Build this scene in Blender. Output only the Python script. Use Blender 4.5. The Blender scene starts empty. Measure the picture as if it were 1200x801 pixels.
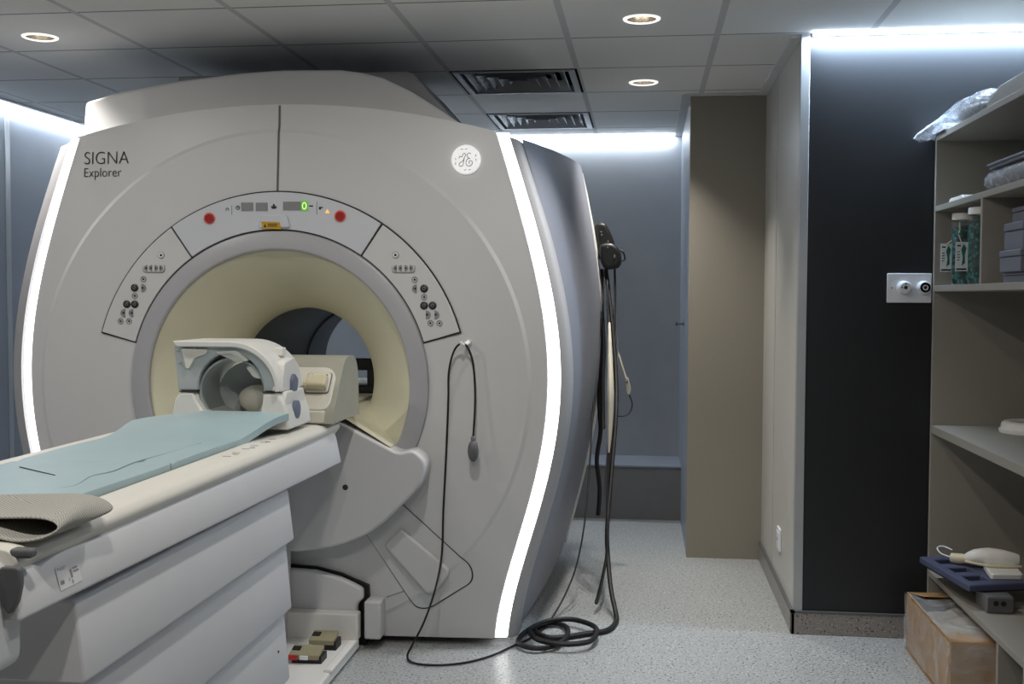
import bpy, math, random
import numpy as np
from mathutils import Vector, Matrix
random.seed(4)
SC = bpy.context.scene
COL = SC.collection
PI = math.pi
CEIL = 2.42

# ------------------------------------------------------------------ materials
def lin(c):
    c = c / 255.0
    return c / 12.92 if c <= 0.04045 else ((c + 0.055) / 1.055) ** 2.4
def rgb(r, g, b): return (lin(r), lin(g), lin(b), 1.0)

def new_mat(name):
    m = bpy.data.materials.new(name); m.use_nodes = True
    return m, m.node_tree.nodes, m.node_tree.links, m.node_tree.nodes['Principled BSDF']

def mat(name, col, rough=0.45, metal=0.0, var=0.04, scale=9.0, bump=0.0, bscale=300.0, spec=0.5):
    m, N, L, P = new_mat(name)
    tc = N.new('ShaderNodeTexCoord')
    no = N.new('ShaderNodeTexNoise'); no.inputs['Scale'].default_value = scale; no.inputs['Detail'].default_value = 4
    L.new(tc.outputs['Object'], no.inputs['Vector'])
    r = N.new('ShaderNodeValToRGB')
    r.color_ramp.elements[0].position = 0.3; r.color_ramp.elements[1].position = 0.7
    r.color_ramp.elements[0].color = tuple(c * (1 - var) for c in col[:3]) + (1,)
    r.color_ramp.elements[1].color = tuple(min(1, c * (1 + var)) for c in col[:3]) + (1,)
    L.new(no.outputs['Fac'], r.inputs['Fac']); L.new(r.outputs['Color'], P.inputs['Base Color'])
    P.inputs['Roughness'].default_value = rough; P.inputs['Metallic'].default_value = metal
    P.inputs['Specular IOR Level'].default_value = spec
    if bump > 0:
        n2 = N.new('ShaderNodeTexNoise'); n2.inputs['Scale'].default_value = bscale
        L.new(tc.outputs['Object'], n2.inputs['Vector'])
        b = N.new('ShaderNodeBump'); b.inputs['Strength'].default_value = bump; b.inputs['Distance'].default_value = 0.002
        L.new(n2.outputs['Fac'], b.inputs['Height']); L.new(b.outputs['Normal'], P.inputs['Normal'])
    return m

def emit(name, col, strength, base=.8):
    m, N, L, P = new_mat(name)
    P.inputs['Base Color'].default_value = (base, base, base, 1)
    P.inputs['Emission Color'].default_value = col
    P.inputs['Emission Strength'].default_value = strength
    return m

def mat_floor(name, base, dark, light):
    m, N, L, P = new_mat(name)
    tc = N.new('ShaderNodeTexCoord')
    def vor(scale, thr, soft):
        n = N.new('ShaderNodeTexNoise'); n.inputs['Scale'].default_value = scale; n.inputs['Detail'].default_value = 1.5
        L.new(tc.outputs['Object'], n.inputs['Vector'])
        mr = N.new('ShaderNodeMapRange'); mr.inputs[1].default_value = thr; mr.inputs[2].default_value = thr + soft
        L.new(n.outputs['Fac'], mr.inputs[0]); return mr
    a = vor(100, 0.62, 0.02); b = vor(95, 0.60, 0.05); c = vor(2.2, 0.3, 0.5)
    b2 = N.new('ShaderNodeMapping'); b2.inputs['Location'].default_value = (7, 3, 1)
    m1 = N.new('ShaderNodeMix'); m1.data_type = 'RGBA'
    m1.inputs[6].default_value = base; m1.inputs[7].default_value = tuple(x * 0.94 for x in base[:3]) + (1,)
    L.new(c.outputs[0], m1.inputs[0])
    m2 = N.new('ShaderNodeMix'); m2.data_type = 'RGBA'; m2.inputs[7].default_value = light
    L.new(b.outputs[0], m2.inputs[0]); L.new(m1.outputs[2], m2.inputs[6])
    m3 = N.new('ShaderNodeMix'); m3.data_type = 'RGBA'; m3.inputs[7].default_value = dark
    L.new(a.outputs[0], m3.inputs[0]); L.new(m2.outputs[2], m3.inputs[6])
    L.new(m3.outputs[2], P.inputs['Base Color'])
    P.inputs['Roughness'].default_value = 0.33
    return m

def mat_ceiling(name):
    # 0.6 m tiles, wide bars along Y, thin joints along X
    m, N, L, P = new_mat(name)
    tc = N.new('ShaderNodeTexCoord'); sx = N.new('ShaderNodeSeparateXYZ'); L.new(tc.outputs['Object'], sx.inputs[0])
    def line(sock, off, half):
        a = N.new('ShaderNodeMath'); a.operation = 'SUBTRACT'; a.inputs[1].default_value = off - 6.0 - 0.3; L.new(sock, a.inputs[0])
        b = N.new('ShaderNodeMath'); b.operation = 'MODULO'; b.inputs[1].default_value = 0.6; L.new(a.outputs[0], b.inputs[0])
        c = N.new('ShaderNodeMath'); c.operation = 'SUBTRACT'; c.inputs[1].default_value = 0.3; L.new(b.outputs[0], c.inputs[0])
        d = N.new('ShaderNodeMath'); d.operation = 'ABSOLUTE'; L.new(c.outputs[0], d.inputs[0])
        e = N.new('ShaderNodeMath'); e.operation = 'LESS_THAN'; e.inputs[1].default_value = half; L.new(d.outputs[0], e.inputs[0])
        return e
    lx = line(sx.outputs[0], -2.722, 0.013); ly = line(sx.outputs[1], 3.944, 0.006)
    no = N.new('ShaderNodeTexNoise'); no.inputs['Scale'].default_value = 260; L.new(tc.outputs['Object'], no.inputs['Vector'])
    r = N.new('ShaderNodeValToRGB'); r.color_ramp.elements[0].color = rgb(220, 220, 217); r.color_ramp.elements[1].color = rgb(230, 230, 227)
    L.new(no.outputs['Fac'], r.inputs['Fac'])
    m1 = N.new('ShaderNodeMix'); m1.data_type = 'RGBA'; m1.inputs[7].default_value = rgb(120, 120, 120)
    L.new(ly.outputs[0], m1.inputs[0]); L.new(r.outputs['Color'], m1.inputs[6])
    m2 = N.new('ShaderNodeMix'); m2.data_type = 'RGBA'; m2.inputs[7].default_value = rgb(192, 192, 192)
    L.new(lx.outputs[0], m2.inputs[0]); L.new(m1.outputs[2], m2.inputs[6])
    L.new(m2.outputs[2], P.inputs['Base Color']); P.inputs['Roughness'].default_value = 0.8
    return m

def mat_fabric(name, c1, c2, scale=220):
    m, N, L, P = new_mat(name)
    tc = N.new('ShaderNodeTexCoord')
    ch = N.new('ShaderNodeTexChecker'); ch.inputs['Scale'].default_value = scale
    ch.inputs['Color1'].default_value = c1; ch.inputs['Color2'].default_value = c2
    L.new(tc.outputs['Object'], ch.inputs['Vector']); L.new(ch.outputs['Color'], P.inputs['Base Color'])
    P.inputs['Roughness'].default_value = 0.9
    return m

def mat_plastic_film(name, tint=(0.92, 0.94, 0.97, 1), alpha=0.35, scale=26):
    m, N, L, P = new_mat(name)
    tc = N.new('ShaderNodeTexCoord')
    n = N.new('ShaderNodeTexNoise'); n.inputs['Scale'].default_value = scale; n.inputs['Detail'].default_value = 5; n.inputs['Distortion'].default_value = 1.2
    L.new(tc.outputs['Object'], n.inputs['Vector'])
    b = N.new('ShaderNodeBump'); b.inputs['Strength'].default_value = 0.9; b.inputs['Distance'].default_value = 0.02
    L.new(n.outputs['Fac'], b.inputs['Height']); L.new(b.outputs['Normal'], P.inputs['Normal'])
    P.inputs['Base Color'].default_value = tint; P.inputs['Roughness'].default_value = 0.12
    r = N.new('ShaderNodeMapRange'); r.inputs[1].default_value = 0.35; r.inputs[2].default_value = 0.7
    r.inputs[3].default_value = alpha * 0.5; r.inputs[4].default_value = min(1, alpha * 1.5)
    L.new(n.outputs['Fac'], r.inputs[0]); L.new(r.outputs[0], P.inputs['Alpha'])
    return m

def mat_plugs(name):
    m, N, L, P = new_mat(name)
    tc = N.new('ShaderNodeTexCoord')
    v = N.new('ShaderNodeTexVoronoi'); v.inputs['Scale'].default_value = 70
    L.new(tc.outputs['Object'], v.inputs['Vector'])
    r = N.new('ShaderNodeValToRGB')
    r.color_ramp.elements[0].color = rgb(40, 128, 116); r.color_ramp.elements[1].color = rgb(8, 40, 38)
    r.color_ramp.elements[0].position = 0.1; r.color_ramp.elements[1].position = 0.55
    L.new(v.outputs['Distance'], r.inputs['Fac']); L.new(r.outputs['Color'], P.inputs['Base Color'])
    P.inputs['Roughness'].default_value = 0.25
    return m

M = dict(
    cover=mat('scanner_cover', rgb(205, 205, 205), 0.42, var=0.012, scale=3),
    bezel=mat('scanner_bezel', rgb(172, 171, 173), 0.45, var=0.015),
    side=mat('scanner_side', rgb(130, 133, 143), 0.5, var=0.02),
    ring=mat('bore_ring', rgb(172, 172, 176), 0.38, var=0.01),
    flare=mat('bore_cream', rgb(224, 221, 198), 0.42, var=0.012),
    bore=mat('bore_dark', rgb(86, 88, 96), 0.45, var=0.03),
    bluepanel=mat('control_blue_white', rgb(205, 208, 214), 0.4, var=0.01),
    panel=mat('control_white', rgb(206, 207, 206), 0.4, var=0.01),
    gap=mat('gap_dark', rgb(48, 48, 50), 0.7),
    black=mat('black_rubber', rgb(16, 16, 18), 0.5, var=0.1),
    cable=mat('black_cable', rgb(14, 14, 15), 0.6, var=0.1),
    darkgrey=mat('dark_grey_plastic', rgb(92, 92, 94), 0.5),
    midgrey=mat('mid_grey_plastic', rgb(134, 134, 136), 0.5),
    creasem=mat('pad_crease', rgb(132, 152, 157), 0.6),
    pouch=mat('pouch_black', rgb(9, 9, 10), 0.45),
    button=mat('button_grey', rgb(135, 136, 138), 0.5),
    buttondark=mat('button_black', rgb(34, 36, 38), 0.4),
    white=mat('white_plastic', rgb(228, 226, 220), 0.38, var=0.012),
    tablew=mat('table_white', rgb(214, 214, 216), 0.42, var=0.012),
    rail=mat('rail_cream', rgb(226, 222, 212), 0.4, var=0.012),
    red=mat('red_button', rgb(190, 36, 34), 0.35),
    redrim=mat('red_button_rim', rgb(226, 150, 140), 0.5),
    yellow=mat('yellow_label', rgb(196, 152, 20), 0.5),
    ink=mat('black_ink', rgb(22, 22, 24), 0.6),
    pad=mat('pad_blue', rgb(163, 184, 188), 0.48, var=0.03, scale=7),
    coilgrey=mat('coil_grey_blue', rgb(182, 188, 189), 0.4, var=0.02),
    coildark=mat('coil_dark_grey', rgb(170, 176, 175), 0.4, var=0.03),
    cream=mat('cream_plug', rgb(206, 196, 166), 0.5),
    boxfront=mat('coil_box_cream', rgb(214, 210, 196), 0.42),
    boxside=mat('coil_box_grey', rgb(164, 162, 148), 0.45),
    clip=mat('clip_blue_grey', rgb(104, 112, 134), 0.45),
    mesh=mat_fabric('mesh_cloth', rgb(182, 180, 171), rgb(140, 138, 131), 240),
    floor=mat_floor('terrazzo_vinyl', rgb(168, 171, 171), rgb(60, 62, 64), rgb(200, 202, 202)),
    cove=mat_floor('vinyl_coving', rgb(142, 137, 133), rgb(92, 88, 86), rgb(168, 163, 158)),
    ceiling=mat_ceiling('ceiling_tiles'),
    ceilbar=mat('ceiling_bar', rgb(205, 205, 205), 0.6),
    walldark=mat('wall_charcoal', rgb(33, 34, 37), 0.42, var=0.06, scale=140),
    wallwhite=mat('wall_panel_light', rgb(196, 194, 186), 0.4, var=0.01),
    walltaupe=mat('wall_taupe', rgb(146, 140, 128), 0.7, var=0.03, scale=120),
    wallblue=mat('wall_blue_grey', rgb(136, 142, 152), 0.45, var=0.02),
    wallfar=mat('wall_far_grey', rgb(170, 172, 176), 0.4, var=0.02),
    plinth=mat('plinth_grey', rgb(112, 112, 112), 0.6),
    walldim=mat('wall_unseen_dark', rgb(74, 74, 74), 0.7),  # unseen rear and right walls, kept dark to cut bounced light
    alu=mat('aluminium', rgb(178, 180, 182), 0.35, metal=0.35),
    shelf=mat('shelf_grey_beige', rgb(146, 141, 132), 0.5, var=0.015),
    chrome=mat('lamp_reflector', rgb(190, 184, 172), 0.25, metal=0.9),
    vent=mat('vent_metal', rgb(150, 153, 157), 0.4, metal=0.2),
    ventdark=mat('vent_inside', rgb(20, 20, 21), 0.8),
    outlet=mat('outlet_white', rgb(226, 228, 232), 0.4),
    tray=mat('tray_navy', rgb(70, 75, 100), 0.6, var=0.05),
    card=mat('cardboard', rgb(168, 132, 86), 0.8, var=0.06, scale=14),
    film=mat_plastic_film('clear_film', (.80, .82, .84, 1), alpha=0.30, scale=7),
    film2=mat_plastic_film('bag_film', (.62, .65, .70, 1), alpha=0.5, scale=16),
    jar=mat_plastic_film('jar_plastic', (0.6, 0.75, 0.73, 1), 0.07),
    plugs=mat_plugs('green_foam_plugs'),
    packing=mat('packing_film', rgb(176, 168, 152), 0.4, var=.12, scale=20),
    greybox=mat('grey_case', rgb(110, 113, 124), 0.5),
    olive=mat('pedal_olive', rgb(150, 142, 112), 0.6),
    cable_w=mat('cable_white', rgb(196, 192, 176), 0.5),
    metal=mat('dull_metal', rgb(140, 140, 140), 0.4, metal=0.6),
    green=mat('card_green', rgb(30, 110, 92), 0.6),
    strip=emit('strip_light', (1.0, 0.99, 1.0, 1), 3.2),
    badge=emit('badge_light', (1.0, 1.0, 1.0, 1), 0.5),
    led=emit('cove_led', (0.74, 0.86, 1.0, 1), 10.0),
    lamp=emit('downlight_lamp', (1.0, 0.9, 0.76, 1), 7.0),
    rimglow=emit('downlight_rim_glow', (1.0, 0.97, 0.92, 1), 1.2),  # emission stands in for lamplight on the trim rings
    digit=emit('digit_green', (0.16, 0.55, 0.03, 1), 0.7, .03),
    digitw=emit('digit_core', (0.75, 1.0, 0.45, 1), 1.1, .03),
    amber=emit('amber_lamp', (1.0, 0.55, 0.16, 1), 1.1, .05),
)

# ------------------------------------------------------------------ mesh builder
class MB:
    def __init__(s): s.v = []; s.f = []
    def add(s, vs, fs):
        n = len(s.v); s.v += [tuple(map(float, p)) for p in vs]; s.f += [tuple(i + n for i in f) for f in fs]; return s
    def box(s, x0, x1, y0, y1, z0, z1):
        return s.add([(x0,y0,z0),(x1,y0,z0),(x1,y1,z0),(x0,y1,z0),(x0,y0,z1),(x1,y0,z1),(x1,y1,z1),(x0,y1,z1)],
                     [(3,2,1,0),(4,5,6,7),(0,1,5,4),(1,2,6,5),(2,3,7,6),(3,0,4,7)])
    def prism(s, pts, a0, a1, axis='Y'):
        # pts in the plane across `axis`: Y -> (x,z), X -> (y,z), Z -> (x,y)
        def p(q, a):
            if axis == 'Y': return (q[0], a, q[1])
            if axis == 'X': return (a, q[0], q[1])
            return (q[0], q[1], a)
        n = len(pts)
        vs = [p(q, a0) for q in pts] + [p(q, a1) for q in pts]
        fs = [tuple(range(n)), tuple(range(2 * n - 1, n - 1, -1))]
        fs += [(i, n + i, n + (i + 1) % n, (i + 1) % n) for i in range(n)]
        return s.add(vs, fs)
    def grid(s, rows, closed=False):
        m = len(rows[0]); vs = [p for r in rows for p in r]; fs = []
        for i in range(len(rows) - 1):
            for j in range(m if closed else m - 1):
                k = (j + 1) % m
                fs.append((i*m+j, i*m+k, (i+1)*m+k, (i+1)*m+j))
        return s.add(vs, fs)
    def lathe(s, prof, c, axis='Z', n=48, a0=0.0, a1=2*PI, cap0=False, cap1=False):
        # prof: list of (radius, along-axis)
        full = abs(a1 - a0 - 2*PI) < 1e-6
        m = n if full else n + 1
        rows = []
        for r, h in prof:
            row = []
            for j in range(m):
                t = a0 + (a1 - a0) * j / n; u, w = r * math.cos(t), r * math.sin(t)
                if axis == 'Z': row.append((c[0]+u, c[1]+w, c[2]+h))
                elif axis == 'Y': row.append((c[0]+u, c[1]+h, c[2]+w))
                else: row.append((c[0]+h, c[1]+u, c[2]+w))
            rows.append(row)
        b = len(s.v); s.grid(rows, full)
        if cap0: s.f.append(tuple(b + j for j in range(m)))
        if cap1: s.f.append(tuple(b + (len(rows)-1)*m + j for j in range(m)))
        return s
    def tube(s, pts, r, n=10, sub=6, closed=False):
        P = [Vector(p) for p in pts]; R = r if isinstance(r, (list, tuple)) else [r] * len(P)
        C = []; RR = []
        N = len(P); segs = N if closed else N - 1
        for i in range(segs):
            g = (lambda k: P[k % N]) if closed else (lambda k: P[max(0, min(N - 1, k))])
            p0, p1, p2, p3 = g(i-1), g(i), g(i+1), g(i+2)
            for k in range(sub):
                t = k / sub
                C.append(0.5 * ((2*p1) + (p2-p0)*t + (2*p0-5*p1+4*p2-p3)*t*t + (3*p1-p0-3*p2+p3)*t**3))
                RR.append(R[i] * (1-t) + R[(i+1) % N] * t)
        if not closed: C.append(P[-1]); RR.append(R[-1])
        rows = []; up = Vector((0.13, 0.27, 0.95))
        for i, c in enumerate(C):
            if closed: d = C[(i+1) % len(C)] - C[i-1]
            else: d = C[min(i+1, len(C)-1)] - C[max(i-1, 0)]
            d = d.normalized() if d.length > 1e-9 else Vector((0,0,1))
            u = up - d * up.dot(d)
            if u.length < 1e-4: u = d.orthogonal()
            u.normalize(); w = d.cross(u); up = u
            rows.append([tuple(c + RR[i] * (u*math.cos(2*PI*j/n) + w*math.sin(2*PI*j/n))) for j in range(n)])
        if closed: rows.append(rows[0])
        b = len(s.v); s.grid(rows, True)
        if not closed:
            s.f.append(tuple(b + j for j in range(n))); s.f.append(tuple(b + (len(rows)-1)*n + j for j in range(n-1, -1, -1)))
        return s
    def blob(s, c, rx, ry, rz, e=1.0, nu=28, nv=16):
        def sp(x): return math.copysign(abs(x) ** e, x)
        rows = []
        for i in range(nv + 1):
            a = -PI/2 + PI * i / nv
            rows.append([(c[0]+rx*sp(math.cos(a))*sp(math.cos(2*PI*j/nu)), c[1]+ry*sp(math.cos(a))*sp(math.sin(2*PI*j/nu)), c[2]+rz*sp(math.sin(a))) for j in range(nu)])
        return s.grid(rows, True)
    def build(s, name, m, parent=None, smooth=35, bevel=0.0, seg=3, sub=0):
        org = Vector((0, 0, 0))
        if parent is not None:
            org = Vector(parent['_o']) if '_o' in parent else Vector((0, 0, 0))
        elif s.v:
            a = np.array(s.v); org = Vector(((a[:,0].min()+a[:,0].max())/2, (a[:,1].min()+a[:,1].max())/2, a[:,2].min()))
            if name.startswith(('floor', 'ceiling', 'wall', 'trim', 'baseboard')): org = Vector((0, 0, 0))
        me = bpy.data.meshes.new(name)
        me.from_pydata([(p[0]-org[0], p[1]-org[1], p[2]-org[2]) for p in s.v], [], s.f)
        import bmesh
        bm = bmesh.new(); bm.from_mesh(me)
        bmesh.ops.remove_doubles(bm, verts=bm.verts, dist=1e-5)
        bmesh.ops.recalc_face_normals(bm, faces=bm.faces)
        bm.to_mesh(me); bm.free()
        me.materials.append(m)
        o = bpy.data.objects.new(name, me); COL.objects.link(o)
        if parent is not None: o.parent = parent
        else: o.location = org
        o['_o'] = tuple(org)
        if smooth:
            for p in me.polygons: p.use_smooth = True
            me.set_sharp_from_angle(angle=math.radians(smooth))
        if bevel > 0:
            b = o.modifiers.new('bevel', 'BEVEL'); b.width = bevel; b.segments = seg; b.limit_method = 'ANGLE'; b.angle_limit = math.radians(38)
            for p in me.polygons: p.use_smooth = True
        if sub:
            q = o.modifiers.new('sub', 'SUBSURF'); q.levels = sub; q.render_levels = sub
        return o

def thing(name, label, cat, loc, group=None):
    o = bpy.data.objects.new(name, None); COL.objects.link(o); o.location = loc; o.empty_display_size = 0.05
    o['_o'] = tuple(loc); o['label'] = label; o['category'] = cat
    if group: o['group'] = group
    return o
def tag(o, label, cat, group=None):
    o['label'] = label; o['category'] = cat
    if group: o['group'] = group
    return o
def struct(o): o['kind'] = 'structure'; return o
def rounded(pts, r, n=5):
    out = []; N = len(pts)
    rs = r if isinstance(r, (list, tuple)) else [r] * N
    for i in range(N):
        p = Vector(pts[i]); a = Vector(pts[i-1]) - p; b = Vector(pts[(i+1) % N]) - p
        rr = min(rs[i], a.length * 0.48, b.length * 0.48)
        if rr < 1e-6: out.append(tuple(p)); continue
        s, e = p + a.normalized() * rr, p + b.normalized() * rr
        for k in range(n + 1):
            t = k / n; out.append(tuple((1-t)**2 * s + 2*t*(1-t) * p + t*t * e))
    return out
def text(body, size, x, y, z, name, m, parent, thin=0.0, xs=1.0):
    cu = bpy.data.curves.new('txt', 'FONT'); cu.body = body; cu.size = size; cu.extrude = 0.0006; cu.offset = thin
    t = bpy.data.objects.new('txt', cu); COL.objects.link(t)
    dg = bpy.context.evaluated_depsgraph_get()
    me = bpy.data.meshes.new_from_object(t.evaluated_get(dg))
    bpy.data.objects.remove(t)
    org = parent['_o']
    for v in me.vertices:
        px, py, pz = v.co
        v.co = (x + px * xs - org[0], yfp(x + px * xs, z + py) - .003 - pz - org[1], z + py - org[2])
    me.name = name; me.materials.clear(); me.materials.append(m)
    o = bpy.data.objects.new(name, me); COL.objects.link(o); o.parent = parent; o['_o'] = tuple(org)
    return o

# ------------------------------------------------------------------ room
XL, XR, YB, YF = -3.52, 1.66, -1.6, 7.25
YD, XW, YC, XC = 4.57, 0.612, 5.85, 0.226      # dark wall, light side wall, column face, column side
struct(MB().box(XL-0.1, XR+0.1, YB-0.1, YF+0.1, -0.1, 0).build('floor', M['floor'], smooth=0))

holes = {}   # ceiling cells that carry a lamp or a vent
X0, Y0 = -2.722, 3.944
lamps_front = [(0, 0), (4, 0), (4, 2)]
for c in lamps_front: holes[c] = 'lamp'
holes[(3, 2)] = 'vent'; holes[(3, 4)] = 'vent'
lamps_back = [(0, -2), (3, -2), (4, -5), (0, -5), (3, -5)]
for c in lamps_back: holes[c] = 'lamp'
RH = 0.068
SHIFT = {(0, 0): (-.04, .055), (4, 2): (.005, .06), (4, 0): (0, .015)}
cb = MB()
for i in range(-2, 8):
    for j in range(-10, 6):
        xa, xb = max(X0 + .6*i, XL - .1), min(X0 + .6*(i+1), XR + .1)
        ya, yb = max(Y0 + .6*j, YB - .1), min(Y0 + .6*(j+1), YF + .1)
        if xb <= xa or yb <= ya: continue
        k = holes.get((i, j))
        if k == 'vent': continue
        if k == 'lamp':
            cx, cy = (xa+xb)/2, (ya+yb)/2; inn = []; out = []; ox, oy = SHIFT.get((i, j), (0, 0))
            for q in range(32):
                t = 2*PI*q/32 + PI/4*0; u, w = math.cos(t), math.sin(t); s_ = 0.3 / max(abs(u), abs(w))
                inn.append((cx+ox+RH*u, cy+oy+RH*w, CEIL)); out.append((cx+s_*u, cy+s_*w, CEIL))
            cb.grid([out, inn], True)
        else:
            cb.add([(xa,ya,CEIL),(xb,ya,CEIL),(xb,yb,CEIL),(xa,yb,CEIL)], [(0,1,2,3)])
struct(cb.build('ceiling', M['ceiling'], smooth=0))
struct(MB().box(XL-.1, XR+.1, YB-.1, YF+.1, CEIL+0.16, CEIL+0.2).build('ceiling_void', M['ventdark'], smooth=0))

struct(MB().box(XL-.1, XL, YB, YF, 0, CEIL).build('wall_left', M['wallblue'], smooth=0))
struct(MB().box(XL-.1, XR+.1, YF, YF+.1, 0, CEIL).build('wall_far', M['wallfar'], smooth=0))
struct(MB().box(XL-.1, XR+.1, YB-.1, YB, 0, CEIL).build('wall_rear', M['walldim'], smooth=0))
struct(MB().box(XR, XR+.1, YB, YD, 0, CEIL).build('wall_right', M['walldim'], smooth=0))
struct(MB().box(XW+0.034, XR, YD, YD+.09, 0.09, CEIL).build('wall_dark', M['walldark'], smooth=0))
wb = MB().box(XW, XW+.03, YD+.002, 5.342, 0.09, CEIL).box(XW, XW+.03, 5.358, YC, 0.09, CEIL)
struct(wb.build('wall_light', M['wallwhite'], smooth=0))
struct(MB().box(XW+.012, XW+.05, YD+.02, YC+.02, 0.0, CEIL).build('wall_light_core', M['gap'], smooth=0))
struct(MB().box(XC, XW+.05, YC, YC+.08, 0, CEIL).build('wall_column', M['walltaupe'], smooth=0))
struct(MB().box(XC, XC+.05, YC+.08, YF, 0, CEIL).build('wall_recess', M['wallblue'], smooth=0))
struct(MB().box(XW-.002, XW+.034, YD-.004, YD+.03, 0.09, CEIL).build('trim_1', M['alu'], bevel=.002))
struct(MB().box(XW-.04, XW, YD+.01, YC, CEIL-.012, CEIL).build('trim_2', M['ceilbar'], smooth=0))
struct(MB().box(XC-.03, XW-.04, YC-.022, YC, CEIL-.01, CEIL).build('trim_3', M['ceilbar'], smooth=0))
struct(MB().box(XC-.045, XC, YC+.0, YF, CEIL-.012, CEIL).build('trim_4', M['ceilbar'], smooth=0))
struct(MB().box(XL, XL+.006, 5.77, 5.81, 0, CEIL).build('trim_5', M['alu'], smooth=0))
struct(MB().box(XL+.09, XL+.11, YB, YF, CEIL-.012, CEIL).build('trim_6', M['alu'], smooth=0))
struct(MB().box(XW-.012, XW+.004, YD-.012, YC, 0, .088).build('baseboard_right', M['cove'], bevel=.003))
struct(MB().box(XW-.012, XR, YD-.012, YD+.006, 0, .088).build('baseboard_dark', M['cove'], bevel=.003))
struct(MB().box(XW-.014, XW+.004, YD-.014, YC, .088, .096).box(XW-.014, XR, YD-.014, YD+.006, .088, .096).build('trim_7', M['darkgrey'], smooth=0))
# plinth along the far wall
struct(MB().box(XL, XC, 6.82, YF, 0, .325).build('wall_plinth', M['plinth'], smooth=0))
struct(MB().box(XL, XC, 6.81, YF, .325, .335).build('trim_8', M['wallblue'], smooth=0))

# ------------------------------------------------------------------ lamps
def area(name, loc, sx, sy, power, col, rot=(0, 0, 0), shape='RECTANGLE', parent=None, spread=None):
    l = bpy.data.lights.new(name, 'AREA'); l.shape = shape; l.size = sx
    if shape in ('RECTANGLE', 'ELLIPSE'): l.size_y = sy
    l.energy = power; l.color = col
    if spread: l.spread = math.radians(spread)
    o = bpy.data.objects.new(name, l); COL.objects.link(o); o.rotation_euler = rot
    if parent is not None:
        po = parent['_o']; o.parent = parent; o.location = Vector(loc) - Vector(po)
    else: o.location = loc
    return o
WARM = (1.0, 0.955, 0.90); COOL = (0.80, 0.90, 1.0)
P_FRONT, P_BACK = 7.0, 12.0
def downlight(cell, label, power, group='recessed ceiling downlights'):
    ox, oy = SHIFT.get(cell, (0, 0))
    cx, cy = X0 + .6*cell[0] + .3 + ox, Y0 + .6*cell[1] + .3 + oy
    t = thing('downlight', label, 'ceiling light', (cx, cy, CEIL), group)
    MB().lathe([(.057,-.001),(.058,-.005),(.064,-.006),(.070,-.003),(.071,0)], (cx,cy,CEIL), n=40).build('trim_ring', M['rimglow'], t)
    MB().lathe([(.059,-.003),(.056,.03),(.046,.075),(.04,.09)], (cx,cy,CEIL), n=40, cap1=True).build('reflector', M['chrome'], t)
    b = MB()
    for s in (-1, 1): b.tube([(cx+s*.016, cy, CEIL+.088), (cx+s*.016, cy, CEIL+.02)], .011, n=12)
    b.build('lamp_tube', M['lamp'], t)
    area('lamp_light', (cx, cy, CEIL-.008), .1, .1, power, WARM, shape='DISK', parent=t, spread=90)
    return t
lab = {(0,0): 'round recessed downlight at the upper left, above the lettered side of the scanner',
       (4,0): 'round recessed downlight nearest the camera, near the top edge right of the vents',
       (4,2): 'round recessed downlight just in front of the taupe column'}
for c in lamps_front: downlight(c, lab[c], P_FRONT)
for c in lamps_back:
    cx, cy = X0 + .6*c[0] + .3, Y0 + .6*c[1] + .3
    t = thing('downlight', 'round recessed downlight over the part of the room in front of the table', 'ceiling light', (cx, cy, CEIL), 'downlights behind the camera')
    MB().lathe([(.057,-.001),(.058,-.005),(.064,-.006),(.070,-.003),(.071,0)], (cx,cy,CEIL), n=24).build('trim_ring', M['rimglow'], t)
    MB().lathe([(.059,-.003),(.046,.075),(.04,.09)], (cx,cy,CEIL), n=24, cap1=True).build('reflector', M['chrome'], t)
    area('lamp_light', (cx, cy, CEIL-.008), .1, .1, P_BACK, WARM, shape='DISK', parent=t)

def led(label, x0, x1, y0, y1, power, rot, col=COOL):
    t = thing('cove_light', label, 'strip light', ((x0+x1)/2, (y0+y1)/2, CEIL-.02))
    MB().box(x0, x1, y0, y1, CEIL-.014, CEIL-.002).build('led_strip', M['led'], t, smooth=0)
    L_, W_ = (x1-x0, y1-y0)
    area('led_light', ((x0+x1)/2, (y0+y1)/2, CEIL-.017), L_, W_, power, col, rot, parent=t)
    return t
led('bright white LED strip along the top of the charcoal wall', XW+.04, XR-.02, YD-.052, YD-.022, 32, (math.radians(12), 0, 0), (.62, .80, 1.0))
led('bright LED strip along the top of the far wall behind the scanner', XL+.1, XC-.05, YF-.036, YF-.006, 23, (0, 0, 0))
led('bright LED strip along the top of the left wall', XL+.006, XL+.04, 4.4, YF-.05, 12, (0, 0, 0))

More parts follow.
